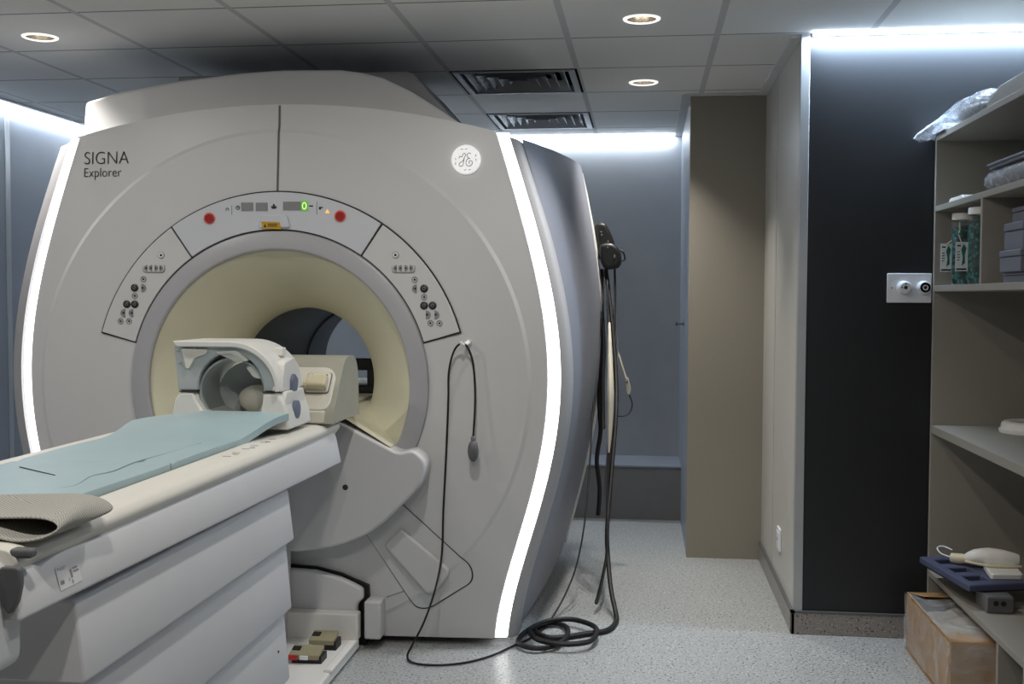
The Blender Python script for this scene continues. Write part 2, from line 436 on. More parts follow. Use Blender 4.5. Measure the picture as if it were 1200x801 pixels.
def vent(cell, label):
    xa, ya = X0 + .6*cell[0] + .012, Y0 + .6*cell[1] + .006; xb, yb = xa + .576, ya + .588
    cx, cy = (xa+xb)/2, (ya+yb)/2
    t = thing('ceiling_vent', label, 'air vent', (cx, cy, CEIL), 'square ceiling air vents')
    h = .288
    f = MB()
    for (a, b, z) in ((h, h-.03, CEIL-.003),):
        o_ = [(cx-a,cy-a,z),(cx+a,cy-a,z),(cx+a,cy+a,z),(cx-a,cy+a,z)]; i_ = [(cx-b,cy-b,z-.002),(cx+b,cy-b,z-.002),(cx+b,cy+b,z-.002),(cx-b,cy+b,z-.002)]
        i2 = [(p[0],p[1],CEIL+.03) for p in i_]; o2 = [(p[0],p[1],CEIL) for p in o_]
        f.grid([o2, o_, i_, i2], True)
    f.build('vent_frame', M['vent'], t, smooth=0)
    MB().box(cx-h, cx+h, cy-h, cy+h, CEIL+.09, CEIL+.1).build('vent_box', M['ventdark'], t, smooth=0)
    # four-way louvres: nested square rings of slanting blades
    for k in range(5):
        a = h - .05 - k*.048
        b = MB()
        lo, up = a, a - .042
        r0 = [(cx-lo,cy-lo,CEIL-.002),(cx+lo,cy-lo,CEIL-.002),(cx+lo,cy+lo,CEIL-.002),(cx-lo,cy+lo,CEIL-.002)]
        r1 = [(cx-up,cy-up,CEIL+.042),(cx+up,cy-up,CEIL+.042),(cx+up,cy+up,CEIL+.042),(cx-up,cy+up,CEIL+.042)]
        r2 = [(p[0],p[1],p[2]+.004) for p in r1]; r3 = [(p[0],p[1],p[2]+.004) for p in r0]
        b.grid([r0, r1, r2, r3, r0], True)
        b.build('louvre', M['vent'], t, smooth=0)
vent((3, 2), 'square slatted ceiling vent nearer the camera, over the lit right edge of the scanner')
vent((3, 4), 'square slatted ceiling vent farther back, close to the far wall light')

# ------------------------------------------------------------------ scanner
GX, GZ, RX = -1.428, 1.02, -1.43        # body centre, bore height, bore centre x
hw_z = [.03,.316,.49,.726,.93,1.084,1.19,1.373,1.574,1.78,2.0]; hw_v = [.845,.903,.955,1.014,1.045,1.05,1.043,1.016,.971,.912,.845]
HW = np.polyfit(np.array(hw_z)-1.05, hw_v, 6)
def hw(z): return 1.007*float(np.polyval(HW, z-1.05))
rz_ = [.1,.562,.85,1.058,1.48,1.737,2.02]; rv_ = [1.023,1.134,1.195,1.204,1.182,1.16,1.09]
HR = np.polyfit(np.array(rz_)-1.05, rv_, 4)
def hwr(z): return float(np.polyval(HR, z-1.05))
def ztop(dx): return 2.117 - .113*(abs(dx)/.85)**2
def yf(r):
    if r < .985: return 4.2 + .012*max(0, (r-.6)/.385)
    if r < 1.0: return 4.212 + .006*(r-.985)/.015
    return 4.218 + .10*(r-1.0)
def yfp(x, z): return yf(math.hypot(x-RX, z-GZ))

S = thing('mri_scanner', 'large pale grey hospital scanner with a round bore and two curved strips of light', 'medical scanner', (GX, 4.9, 0))
# outline of the front cover
poly = []
zs = np.linspace(.03, 2.004, 60)
for z in zs: poly.append((GX + hw(z), z))
wt = hw(2.004)
for dx in np.linspace(wt, -wt, 60)[1:-1]: poly.append((GX + dx, ztop(dx)))
for z in zs[::-1]: poly.append((GX - hw(z), z))
for dx in np.linspace(-hw(.03), hw(.03), 40)[1:-1]: poly.append((GX + dx, .03))
def rout(t, pl=poly, c=(RX, GZ)):
    d = (math.cos(t), math.sin(t)); best = 0
    for i in range(len(pl)):
        ax, az = pl[i-1][0]-c[0], pl[i-1][1]-c[1]; bx, bz = pl[i][0]-c[0], pl[i][1]-c[1]
        ex, ez = bx-ax, bz-az; den = d[0]*ez - d[1]*ex
        if abs(den) < 1e-12: continue
        s = (ax*ez - az*ex)/den; u = (ax*d[1] - az*d[0])/den
        if -1e-9 <= u <= 1+1e-9 and s > best: best = s
    return best
angs = sorted(set([2*PI*k/220 for k in range(220)] + [math.atan2(p[1]-GZ, p[0]-RX) % (2*PI) for p in (poly[59], poly[0], poly[118], poly[118+59])]))
ROUT = [rout(t) for t in angs]
radii = [.59,.62,.7,.8,.9,.96,.985,1.0,1.02,1.06,1.12,1.2,1.3]
rows = []
nR = len(radii)
for k, r in enumerate(radii + [9.0]):
    row = []
    for t, R in zip(angs, ROUT):
        q = min(r, R - .0015*(nR-k)); row.append((RX+q*math.cos(t), yf(q), GZ+q*math.sin(t)))
    rows.append(row)
rows.append([(p[0]+(GX-p[0])*.004, p[1]+.012, p[2]+(1.05-p[2])*.004) for p in rows[-1]])
rows.append([(p[0], 4.38, p[2]) for p in rows[-1]])
MB().grid(rows, True).build('front_cover', M['cover'], S, smooth=9)
# light strips, bezels, sides
zz = np.linspace(.034, 1.999, 48)
for s in (-1, 1):
    def P(z, off, dy): 
        if s < 0: off = off*.80 - .012
        x = GX + s*(hw(z)+off); return (x, yfp(x, z)+dy, z)
    lo = [[P(z, .0025, .02), P(z, .003, -.001), P(z, .0265, .0), P(z, .050, .006), P(z, .0505, .02)] for z in zz]
    MB().grid(lo).build('light_strip', M['strip'], S, smooth=50)
    def B(z, off, y): return (GX + s*(hw(z)+(off if s > 0 or off > .086 else off*.95-.012)), y, z - .5*off*max(0, (z-1.6)/.4)*.6)
    bz = []
    for z in zz:
        y0 = P(z, .054, 0)[1]
        bz.append([B(z, .0515, y0+.02), B(z, .0525, y0+.003), B(z, .074, y0+.012), B(z, .088, y0+.03), B(z, .091, y0+.05), B(z, .091, 4.40)])
    MB().grid(bz).build('bezel', M['bezel'], S, smooth=40)
    sd = []
    for z in np.linspace(.06, 1.985, 40):
        row = []
        for q in range(9):
            u = q/8; y = 4.33 + (5.64-4.33)*u
            x0_, x1_ = hw(z)+.088, hwr(z)
            uu = 1-(1-u)**1.6
            row.append((GX + s*(x0_ + (x1_-x0_)*uu), y, z + .05*u*max(0,(z-1.6)/.4)))
        sd.append(row)
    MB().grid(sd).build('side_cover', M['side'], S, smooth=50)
# top closure and hood
tp = []
for y in (4.34, 4.8, 5.64):
    u = (y-4.34)/1.3; w = .93*(1-u) + 1.08*u
    tp.append([(GX+w*k/12, y, ztop(.93*k/12) - .004 + .05*u*abs(k/12)) for k in range(-12, 13)])
MB().grid(tp).build('top_cover', M['bezel'], S, smooth=40)
hood = [(-2.338,1.98),(-2.318,2.17),(-2.174,2.21),(-1.914,2.25),(-1.658,2.276),(-1.478,2.285),(-1.228,2.281),(-1.14,2.268),(-1.052,2.244),(-.94,2.19),(-.825,2.117),(-.74,2.06),(-.66,1.98)]
MB().prism(hood, 4.39, 4.86).build('top_hood', M['cover'], S, bevel=.012)
deck = [(-2.06,1.98),(-2.06,2.335),(-1.03,2.338),(-1.0,2.328),(-.80,2.10),(-.70,1.98)]
MB().prism(deck, 4.72, 5.5).build('top_deck', M['bezel'], S, bevel=.01)
# rear cover with bore opening
rp = []
zr = np.linspace(.06, 2.03, 40)
for z in zr: rp.append((GX + hwr(z) + .012, z))
for k in range(1, 20): rp.append((GX + (hwr(2.03)+.022)*(1-2*k/20), 2.03 + .05*math.sin(PI*k/20)))
for z in zr[::-1]: rp.append((GX - hwr(z) - .022, z))
for k in range(1, 20): rp.append((GX - (hwr(.06)+.022)*(1-2*k/20), .06))
ang2 = [2*PI*k/96 for k in range(96)]; RO2 = [rout(t, rp) for t in ang2]
rr = lambda sc, y: [(RX+R*sc*math.cos(t), y, GZ+R*sc*math.sin(t)) for t, R in zip(ang2, RO2)]
rc = lambda r, y: [(RX+r*math.cos(t), y, GZ+r*math.sin(t)) for t in ang2]
MB().grid([rr(.93, 5.62), rr(.995, 5.63), rr(1.0, 5.65), rr(.98, 5.75), rr(.9, 5.9), rc(.46, 5.96), rc(.4, 5.95), rc(.31, 5.88)], True).build('rear_cover', M['white'], S, smooth=50)
# bore: ring, flare, tunnel
MB().lathe([(.604,.03),(.604,.0),(.600,-.012),(.592,-.016),(.535,-.016),(.529,-.012),(.526,0.0)], (RX,4.2,GZ), 'Y', 160).build('bore_ring', M['ring'], S, smooth=30)
fl = [(.528,.004)] + [(.3 + .226*(1-u)**1.75, .004 + .36*u**1.0) for u in np.linspace(0.02, 1, 26)]
MB().lathe(fl + [(.299,.42)], (RX,4.2,GZ), 'Y', 160).build('bore_flare', M['flare'], S, smooth=60)
MB().lathe([(.2995,.40),(.3,.9),(.3,1.29)], (RX,4.2,GZ), 'Y', 128).build('bore_tunnel', M['bore'], S, smooth=60)
MB().lathe([(.3,1.30),(.29,1.305),(.29,1.315),(.305,1.32),(.31,1.7)], (RX,4.2,GZ), 'Y', 128).build('bore_rear_lining', M['bore'], S, smooth=30)
def rbore(y):
    u = (y-4.204)/.36
    if u <= 0: return .524
    return .3 + .226*(1-min(1, u))**1.75
lg = []
for y in [4.10, 4.15, 4.2, 4.24, 4.28, 4.32, 4.36, 4.42, 4.5, 4.57, 5.0, 5.86]:
    row = []; R_ = rbore(y) - .001; half = []
    for k in range(25):
        d = .54*k/24
        def zz_(d): return .917 if d < .27 else .917 - (d-.27)*.60
        lo, hi = 0, d
        if math.hypot(d, GZ-zz_(d)) > R_:
            for _ in range(30):
                m_ = (lo+hi)/2
                if math.hypot(m_, GZ-zz_(m_)) > R_: hi = m_
                else: lo = m_
            d = lo
        half.append((d, zz_(d)))
    lg.append([(RX-a, y, b_) for a, b_ in half[::-1]] + [(RX+a, y, b_) for a, b_ in half[1:]])
MB().grid(lg).build('bore_ledge', M['flare'], S, smooth=40)
# gaskets (dark joints) and arc panels
def arc(r0, r1, a0, a1, y0, y1, n=40):
    a0, a1 = math.radians(a0), math.radians(a1); pts = []
    for k in range(n+1):
        t = a0 + (a1-a0)*k/n; pts.append((RX+r1*math.cos(t), GZ+r1*math.sin(t)))
    for k in range(n, -1, -1):
        t = a0 + (a1-a0)*k/n; pts.append((RX+r0*math.cos(t), GZ+r0*math.sin(t)))
    b = MB(); m = len(pts); nn = n+1
    vs = [(p[0], y0, p[1]) for p in pts] + [(p[0], y1, p[1]) for p in pts]; fs = []
    for k in range(n): fs.append((k, k+1, m-2-k, m-1-k))
    for k in range(m): fs.append((k, (k+1) % m, m+(k+1) % m, m+k))
    return b.add(vs, fs)
YP = 4.192
b = arc(.600, .758, 15.9, 164.9, 4.199, 4.24, 100)
b.build('panel_joint', M['gap'], S, smooth=0)
sb_ = MB()
for pa, pb in (((-1.431,1.774),(-1.4265,2.03)), ((-1.4265,2.03),(-1.428,2.113))):
    n_ = 10
    for k in range(n_):
        A = [pa[i]+(pb[i]-pa[i])*k/n_ for i in (0,1)]; C_ = [pa[i]+(pb[i]-pa[i])*(k+1)/n_ for i in (0,1)]
        w = .0042
        sb_.add([(A[0]-w, yfp(*A)-.0015, A[1]), (A[0]+w, yfp(*A)-.0015, A[1]), (C_[0]+w, yfp(*C_)-.0015, C_[1]), (C_[0]-w, yfp(*C_)-.0015, C_[1])], [(0,1,2,3)])
sb_.build('cover_seam', M['darkgrey'], S, smooth=0)
PC = arc(.608, .752, 56.5, 124.6, YP-.004, 4.23, 60).build('control_panel', M['bluepanel'], S, bevel=.0025, smooth=30)
PL = arc(.608, .752, 125.2, 164.4, YP-.001, 4.23, 40).build('control_panel', M['panel'], S, bevel=.0025, smooth=30)
PR = arc(.608, .752, 16.4, 55.9, YP-.001, 4.23, 40).build('control_panel', M['panel'], S, bevel=.0025, smooth=30)
PC['label'] = 'upper control panel with displays and two red buttons'
YB_ = YP - .0015
def disc(x, z, r, name, m, par, y=YB_, h=.004, n=20):
    return MB().lathe([(r, .004), (r, -h*.6), (r*.85, -h)], (x, y, z), 'Y', n, cap1=True).build(name, m, par, smooth=40)
def halfdisc(x, z, r, side, name, m, par, y=YB_):
    pts = [(x - side*r*.35 + side*r*1.1*math.cos(t), z + r*math.sin(t)) for t in np.linspace(-PI/2, PI/2, 11)]
    return MB().prism(pts, y-.004, y+.003).build(name, m, par, smooth=30)
def outline(x, z, r, name, m, par, y=YB_):
    return MB().lathe([(r, .002), (r, -.002), (r*.72, -.002), (r*.72, .002)], (x, y, z), 'Y', 18).build(name, m, par, smooth=0)
def arrow(x, z, r, side, par, y):
    return MB().prism([(x-side*r*.4, z-r*.5), (x+side*r*.5, z), (x-side*r*.4, z+r*.5)], y-.0048, y).build('arrow_mark', M['ink'], par, smooth=0)
for sgn, par, ax in ((-1, PL, None), (1, PR, None)):
    def Xs(dx): return RX + sgn*dx
    # columns measured from the bore axis
    disc(Xs(.473), 1.527, .011, 'indicator', M['white'], par); outline(Xs(.473), 1.527, .013, 'indicator_rim', M['button'], par)
    disc(Xs(.473), 1.527, .005, 'indicator_dot', M['ink'], par, y=YB_-.003, h=.002)
    cxs = [.474, .494, .514, .534]
    MB().prism(rounded([(Xs(.458), 1.458), (Xs(.550), 1.458), (Xs(.550), 1.492), (Xs(.458), 1.492)], .015), YB_-.003, YB_+.003).build('button_group', M['button'], par, bevel=.001)
    MB().prism(rounded([(Xs(.460), 1.461), (Xs(.548), 1.461), (Xs(.548), 1.493), (Xs(.460), 1.493)], .014), YB_-.004, YB_+.003).build('button_plate', M['panel'], par, bevel=.001)
    for q, dx in enumerate(cxs): halfdisc(Xs(dx), 1.476, .0125, -sgn if q < 2 else sgn, 'button', M['button'], par, YB_-.002); arrow(Xs(dx), 1.476, .010, -sgn if q < 2 else sgn, par, YB_-.002)
    def ol(dx, z):
        outline(Xs(dx), z, .012, 'indicator_rim', M['button'], par); disc(Xs(dx), z, .004, 'indicator_dot', M['ink'], par, h=.002)
    ol(.548, 1.432); ol(.585, 1.366); ol(.61, 1.265); ol(.645, 1.265)
    for dx, z in ((.585, 1.398), (.585, 1.333), (.618, 1.333)):
        k_ = disc(Xs(dx), z, .0155, 'button', M['buttondark'], par)
        outline(Xs(dx), z, .006, 'button_mark', M['button'], par, y=YB_-.0045)
    for dx, z, d in ((.550, 1.398, -1), (.598, 1.298, 1), (.632, 1.298, 1)): halfdisc(Xs(dx), z, .016, d*sgn, 'button', M['button'], par); arrow(Xs(dx), z, .012, d*sgn, par, YB_)
# centre panel fittings
YC_ = YP - .0045
def plate(x0, x1, z0, z1, name, m, par, d=.002, y=YC_): return MB().box(x0, x1, y-d, y+.004, z0, z1).build(name, m, par, smooth=0)
plate(-1.572,-1.524,1.699,1.732,'display',M['button'],PC); plate(-1.513,-1.466,1.699,1.731,'display',M['button'],PC)
plate(-1.403,-1.331,1.701,1.734,'display',M['button'],PC)
d_ = plate(-1.3315,-1.303,1.698,1.737,'digit_display',M['digit'],PC)
zero = MB().tube([(-1.317+.0075*math.cos(t)*1, YC_-.003, 1.7175+.0125*math.sin(t)) for t in np.linspace(0, 2*PI, 13)[:-1]], .0022, n=6, closed=True).build('digit_zero', M['digitw'], PC)
MB().lathe([(.0085,.001),(.0085,-.001),(.0065,-.001),(.0065,.001)], (-1.586,YC_,1.712), 'Y', 20).build('clock_symbol', M['ink'], PC, smooth=0)
MB().box(-1.587,-1.585,YC_-.001,YC_+.001,1.711,1.718).box(-1.5866,-1.581,YC_-.001,YC_+.001,1.7105,1.7125).build('clock_hand', M['ink'], PC, smooth=0)
MB().box(-1.452,-1.429,YC_-.001,YC_+.002,1.712,1.717).box(-1.449,-1.432,YC_-.001,YC_+.002,1.707,1.711).box(-1.444,-1.437,YC_-.001,YC_+.002,1.718,1.725).build('table_symbol', M['ink'], PC, smooth=0)
MB().tube([(-1.634,YC_,1.700),(-1.634,YC_,1.708),(-1.629,YC_,1.711),(-1.624,YC_,1.708),(-1.624,YC_,1.700)], .0014, n=6).build('headphone_symbol', M['ink'], PC)
MB().box(-1.299,-1.283,YC_-.001,YC_+.002,1.715,1.719).build('unit_mark', M['ink'], PC, smooth=0)
for x in (-1.611, -1.268): MB().box(x-.0008, x+.0008, YC_-.001, YC_+.002, 1.685, 1.735 if x > -1.5 else 1.722).build('divider_line', M['button'], PC, smooth=0)
MB().box(-1.259,-1.244,YC_-.001,YC_+.002,1.709,1.713).box(-1.259,-1.252,YC_-.001,YC_+.002,1.703,1.709).build('fan_symbol', M['ink'], PC, smooth=0)
MB().prism([(-1.236,1.689),(-1.216,1.689),(-1.226,1.704)], YC_-.002, YC_+.002).build('warning_light', M['amber'], PC, smooth=0)
for x, z in ((-1.702,1.671), (-1.175,1.677)):
    MB().lathe([(.024,.003),(.024,-.002),(.019,-.002),(.019,.003)], (x,YC_,z), 'Y', 30).build('button_rim', M['redrim'], PC, smooth=30)
    q = MB().lathe([(.0185,.003),(.0185,-.008),(.016,-.011)], (x,YC_,z), 'Y', 30, cap1=True).build('stop_button', M['red'], PC, smooth=40)
    q2 = MB().lathe([(.0105,.0),(.0105,-.0012),(.0085,-.0012),(.0085,.0)], (x,YC_-.011,z), 'Y', 22).box(x-.005, x+.005, YC_-.0125, YC_-.011, z-.0012, z+.0012).build('stop_symbol', M['ink'], PC, smooth=0)
MB().prism(rounded([(-1.503,1.632),(-1.372,1.632),(-1.388,1.686),(-1.487,1.686)], .012), YC_-.009, YC_+.004).build('laser_housing', M['bluepanel'], PC, bevel=.006)
lbl = MB().prism([(-1.482,1.630),(-1.408,1.626),(-1.414,1.654),(-1.488,1.657)], YC_-.0105, YC_-.007).build('laser_label', M['yellow'], PC, smooth=0)
MB().prism([(-1.478,1.635),(-1.468,1.635),(-1.473,1.649)], YC_-.0112, YC_-.01).box(-1.462,-1.422,YC_-.0112,YC_-.01,1.645,1.648).box(-1.462,-1.424,YC_-.0112,YC_-.01,1.638,1.641).build('label_print', M['ink'], PC, smooth=0)
# lettering and badge
yt = yfp(-2.14, 1.9)
text('SIGNA', .0735, -2.247, yt-.012, 1.893, 'lettering', M['ink'], S, thin=-.0012, xs=.93)
text('Explorer', .0535, -2.247, yt-.012, 1.842, 'lettering', M['ink'], S, thin=-.0008, xs=.88)
bx, bz_ = -.688, 1.893; by = min(yfp(bx+a, bz_+c) for a in (-.05,.05) for c in (-.05,.05)) - .002
BD = MB().lathe([(.0565,.02),(.0565,-.004),(.053,-.008)], (bx,by,bz_), 'Y', 48, cap1=True).build('logo_badge', M['badge'], S, smooth=40)
gb = MB(); yb_ = by - .0085
def sw(pts, r=.0011): gb.tube([(bx+p[0]*1.25, yb_, bz_+p[1]*1.25) for p in pts], r*1.15, n=6, sub=5)
sw([(-.021,.004),(-.018,.010),(-.011,.008),(-.009,.016),(-.003,.019),(-.001,.013),(-.006,.001),(-.007,-.012),(-.012,-.020),(-.019,-.019),(-.020,-.012),(-.010,-.005),(-.004,.002)])
sw([(.016,.017),(.010,.020),(.004,.014),(.007,.006),(.013,.003),(.005,.001),(.001,-.008),(.003,-.017),(.012,-.020),(.020,-.014),(.019,-.005),(.012,-.004),(.010,-.010),(.014,-.012)])
for k in range(4):
    for d in (-.2, .2):
        t = PI/2*k + .15 + d; gb.tube([(bx+.041*math.cos(t-.08), yb_, bz_+.041*math.sin(t-.08)), (bx+(.0435 if d > 0 else .0385)*math.cos(t+.1), yb_, bz_+(.0435 if d > 0 else .0385)*math.sin(t+.1))], .0013, n=6, sub=2)
gb.build('logo_script', M['darkgrey'], BD)
# docking apron under the bore
ap = [(-1.20,.905),(-1.131,.879),(-.925,.775),(-.866,.788),(-.812,.742),(-.833,.663),(-.868,.620),(-.916,.572),(-.975,.512),(-1.049,.458),(-1.13,.423),(-1.217,.400),(-1.32,.386)]
ap = ap + [(2*GX-p[0], p[1]) for p in ap[::-1]]
MB().prism(rounded(ap, [0,.0,.02,.02,.04]+[.02]*16+[.04,.02,.02,.0,0], 4), 4.085, 4.25).build('docking_apron', M['cover'], S, bevel=.010, seg=3)
MB().lathe([(.011,.004),(.011,-.001),(.006,-.001)], (-1.129,4.085,.640), 'Y', 18, cap1=True).build('apron_hole', M['gap'], S)
# access plate, bottom right of the bore
dp = [(-.93,.555),(-.665,.318),(-.66,.26),(-.83,.150),(-.880,.150),(-1.085,.452)]
def scale2(pts, d):
    cx = sum(p[0] for p in pts)/len(pts); cz = sum(p[1] for p in pts)/len(pts); out = []
    for p in pts:
        l = math.hypot(p[0]-cx, p[1]-cz); out.append((p[0]+(p[0]-cx)/l*d, p[1]+(p[1]-cz)/l*d))
    return out
def dense(pts, step=.012):
    out = []
    for i in range(len(pts)):
        a, b = pts[i], pts[(i+1) % len(pts)]; n = max(1, int(math.hypot(b[0]-a[0], b[1]-a[1])/step))
        for k in range(n): out.append((a[0]+(b[0]-a[0])*k/n, a[1]+(b[1]-a[1])*k/n))
    return out
def conform(pts, d, K=24, th=.0):
    pts = dense(pts)
    # a plate that follows the curved cover, standing d in front of it
    n = len(pts); cx = sum(p[0] for p in pts)/n; cz = sum(p[1] for p in pts)/n
    def q(p, k, dd): x = cx+(p[0]-cx)*k/K; z = cz+(p[1]-cz)*k/K; return (x, yfp(x, z)-dd, z)
    rows = [[q(p, k, d) for p in pts] for k in range(K+1)]
    rows.append([q(p, K, d-th) for p in pts]) if th else None
    return MB().grid(rows, True)
conform(rounded(scale2(dp, .006), [0,.06,.06,.05,.05,0], 8), .0012).build('plate_joint', M['gap'], S, smooth=50)
AP = conform(rounded(dp, [0,.055,.055,.045,.045,0], 8), .005, th=.0045).build('access_plate', M['cover'], S, smooth=50)
MB().prism(rounded([(-.935,.465),(-.735,.305),(-.80,.222),(-.835,.216),(-1.005,.400)], [.01,.03,.03,.02,.02], 6), 4.180, 4.23).build('plate_grip', M['cover'], AP, bevel=.016, seg=4)
# shallow panel line in the lower cover
conform([(-1.0,.19),(-.90,.226),(-.80,.262),(-.80,.2585),(-.90,.2225),(-.999,.1865)], .001, 6).build('lower_seam', M['midgrey'], S, smooth=0)
# dock recess (black) and right-hand post
dk = [(-1.342,.332),(-1.251,.328),(-1.15,.305),(-1.095,.282),(-1.042,.262),(-1.039,.204),(-1.066,.176),(-1.056,.02)]
dk = dk + [(2*GX-p[0], p[1]) for p in dk[::-1]]
dk = [(p[0]*1.022 if p[0] > GX else 2*GX-(2*GX-p[0])*1.022, max(.0, 1.366+(p[1]-1.366)*1.022)) for p in dk]
MB().prism(dk, 4.19, 4.26).build('dock_recess', M['black'], S, smooth=0)
for s in (1, -1):
    xx = sorted([GX + s*(GX*-1 - 1.057), GX + s*(GX*-1 - .992)])
    MB().box(xx[0]-.012*s, xx[1]-.012*s, 4.13, 4.26, .042, .19).build('dock_post', M['cover'], S, bevel=.008)
MB().box(-2.2, -.66, 4.36, 5.5, 0, .06).build('floor_skid', M['black'], S, smooth=0)
# hook that carries the bulb tube
MB().tube([(-.672,4.225,1.196),(-.676,4.18,1.188),(-.690,4.155,1.186),(-.694,4.15,1.196)], [.011,.009,.007,.006], n=10).lathe([(.017,.0),(.015,-.012)], (-.675,4.22,1.19), 'Y', 20, cap1=True).build('hook', M['white'], S)

# ------------------------------------------------------------------ patient table
TB = thing('patient_table', 'long white patient table with stepped side panels running into the scanner bore', 'patient table', (GX, 2.7, 0))
rp_ = [(-1.205,.885),(-1.205,.928),(-1.19,.936),(-1.125,.936),(-1.095,.926),(-1.083,.908),(-1.083,.890),(-1.10,.868),(-1.74+2*(-1.42+1.74)-.0,.868)]
def railprof(s):
    pts = [(-.215,.862),(-.215,.928),(-.205,.934),(-.285+.0,.934),(-.318,.924),(-.334,.905),(-.336,.890),(-.318,.862)]
    pts = [(.217,.862),(.217,.914),(.225,.920),(.292,.920),(.318,.915),(.330,.903),(.331,.892),(.322,.880),(.31,.862)]
    return [(GX+s*p[0], p[1]) for p in pts]
for s in (1, -1): MB().prism(rounded(railprof(s), .008), 1.815, 3.90).build('side_rail', M['rail'], TB, bevel=.003)
MB().box(GX-.214, GX+.214, 1.80, 4.02, .87, .914).build('table_top', M['rail'], TB, bevel=.004)
for k, y in enumerate((2.95,3.02,3.10,3.17,3.25,3.33)): MB().box(GX+.262, GX+.285, y, y+.003, .9195, .9208).build('scale_mark', M['darkgrey'], TB, smooth=0)
for y in (2.99,3.125,3.26): MB().box(GX+.275, GX+.290, y, y+.007, .9195, .9208).build('scale_mark', M['darkgrey'], TB, smooth=0)
# body panels
def side(y0, y1, pts, name, mt, taper=0.0):
    prof = pts + [(-p[0], p[1]) for p in pts[::-1]]
    return MB().prism([(GX+p[0], p[1]) for p in prof], y0, y1).build(name, mt, TB, bevel=.005)
tpn = MB()
rws = []
for y in np.linspace(1.80, 3.86, 9):
    zb_ = .768 + .026*(3.86-y)/2.06
    h_ = [(.305,.878),(.322,.876),(.329,.862),(.346,zb_+.008),(.344,zb_)]
    rws.append([(GX+p[0], y, p[1]) for p in h_] + [(GX-p[0], y, p[1]) for p in h_[::-1]])
tpn.grid(rws, True); tpn.f.append(tuple(range(10))); tpn.f.append(tuple(80+k for k in range(9, -1, -1)))
tpn.build('side_panel', M['tablew'], TB, bevel=.005)
side(2.03, 3.335, [(.318,.768),(.324,.755),(.341,.612),(.338,.602)], 'side_panel', M['tablew'])
side(2.06, 3.33, [(.312,.605),(.318,.59),(.335,.396),(.331,.386)], 'side_panel', M['tablew'])
side(2.09, 3.325, [(.306,.389),(.312,.37),(.329,.172),(.325,.162)], 'side_panel', M['tablew'])
side(2.12, 3.32, [(.298,.165),(.304,.15),(.318,.012),(.314,.0)], 'side_panel', M['tablew'])
MB().prism(rounded([(GX-.32,.69),(GX+.315,.70),(GX+.318,.86),(GX+.31,.89),(GX+.27,.917),(GX-.27,.917),(GX-.32,.89)], [.02,.03,.02,.03,.03,.03,.03]), 1.775, 1.855).build('end_cap', M['tablew'], TB, bevel=.01)
MB().box(-1.112, -1.070, 1.815, 1.84, .902, .919).build('end_bracket', M['darkgrey'], TB, bevel=.006)
MB().prism(rounded([(-1.112,.895),(-1.074,.895),(-1.072,.865),(-1.080,.83),(-1.095,.808),(-1.115,.84)], .010), 1.784, 1.80).build('pull_handle', M['darkgrey'], TB, bevel=.006)
st = MB()
# sticker follows the slope of the upper side panel
def onpanel(y, z): 
    u = (.862 - z)/.064; return (GX + .329 + .017*u + .0015, y, z)
st.add([onpanel(1.94,.812), onpanel(2.02,.812), onpanel(2.02,.856), onpanel(1.94,.856)], [(0,1,2,3)])
STK = st.build('sticker', M['tablew'], TB, smooth=0); STK['label'] = 'white sticker with small print'
pr = MB()
def pq(y0, y1, z0, z1):
    a = [onpanel(y0,z0), onpanel(y1,z0), onpanel(y1,z1), onpanel(y0,z1)]; pr.add([(p[0]+.0008, p[1], p[2]) for p in a], [(0,1,2,3)])
pq(1.945,1.949,.850,.853); pq(1.952,1.975,.851,.852); pq(1.952,1.97,.848,.849); pq(1.946,1.958,.822,.829); pq(1.985,1.991,.826,.842); pq(1.995,2.014,.840,.843); pq(1.995,2.016,.834,.837); pq(1.985,1.989,.816,.822); pq(1.976,1.978,.822,.828)
pr.build('sticker_print', M['midgrey'], STK, smooth=0)
MB().lathe([(.004,.002),(.004,0)], (GX+.327,3.22,.285), 'X', 12, cap1=True).build('screw', M['ink'], TB)
# cradle bridge that carries the top into the bore
MB().prism(rounded([(GX-.225,.930),(GX+.225,.930),(GX+.225,.918),(GX-.225,.918)], .003), 4.02, 5.8).build('bore_bridge', M['flare'], TB, bevel=.002)
# dock nose under the table
dn = [(-1.34,.318),(-1.251,.314),(-1.155,.291),(-1.10,.268),(-1.064,.250),(-1.062,.212),(-1.085,.190),(-1.088,.03)]
dn = [(p[0]*1.012-.003, max(.02, 1.366+(p[1]-1.366)*1.012-.004)) for p in dn]
dn = dn + [(2*GX-p[0], p[1]) for p in dn[::-1]]
MB().prism(dn, 4.15, 4.187).build('dock_nose', M['tablew'], TB, bevel=.012, seg=4)
MB().box(GX-.25, -1.36, 3.32, 4.14, .02, .75).build('dock_column', M['tablew'], TB, bevel=.01)
# pedal tray
PT = MB().box(-1.70, -1.085, 3.5, 4.12, .012, .050).box(-1.70, -1.085, 4.09, 4.148, .045, .150).box(-1.108, -1.078, 3.72, 4.05, .045, .062).build('pedal_tray', M['white'], TB, bevel=.006)
for (x0,x1,y0,y1,z) in ((-1.235,-1.140,3.955,4.03,.084),(-1.262,-1.150,3.80,3.875,.078)):
    pd = MB().prism([(y0,z-.014),(y1,z+.006),(y1,z+.020),(y0,z+.004)], x0, x1, 'X').build('pedal', M['olive'], PT, bevel=.003)
    MB().box(x0+.010, x1+.008, y0+.006, y1+.004, .045, z-.002).build('pedal_base', M['black'], PT, bevel=.002)
    MB().prism([(y0+.03,z+.0105),(y0+.055,z+.0165),(y0+.055,z+.0195),(y0+.03,z+.0135)], x0+.004, x0+.034, 'X').build('pedal_mark', M['ink'], PT, smooth=0)
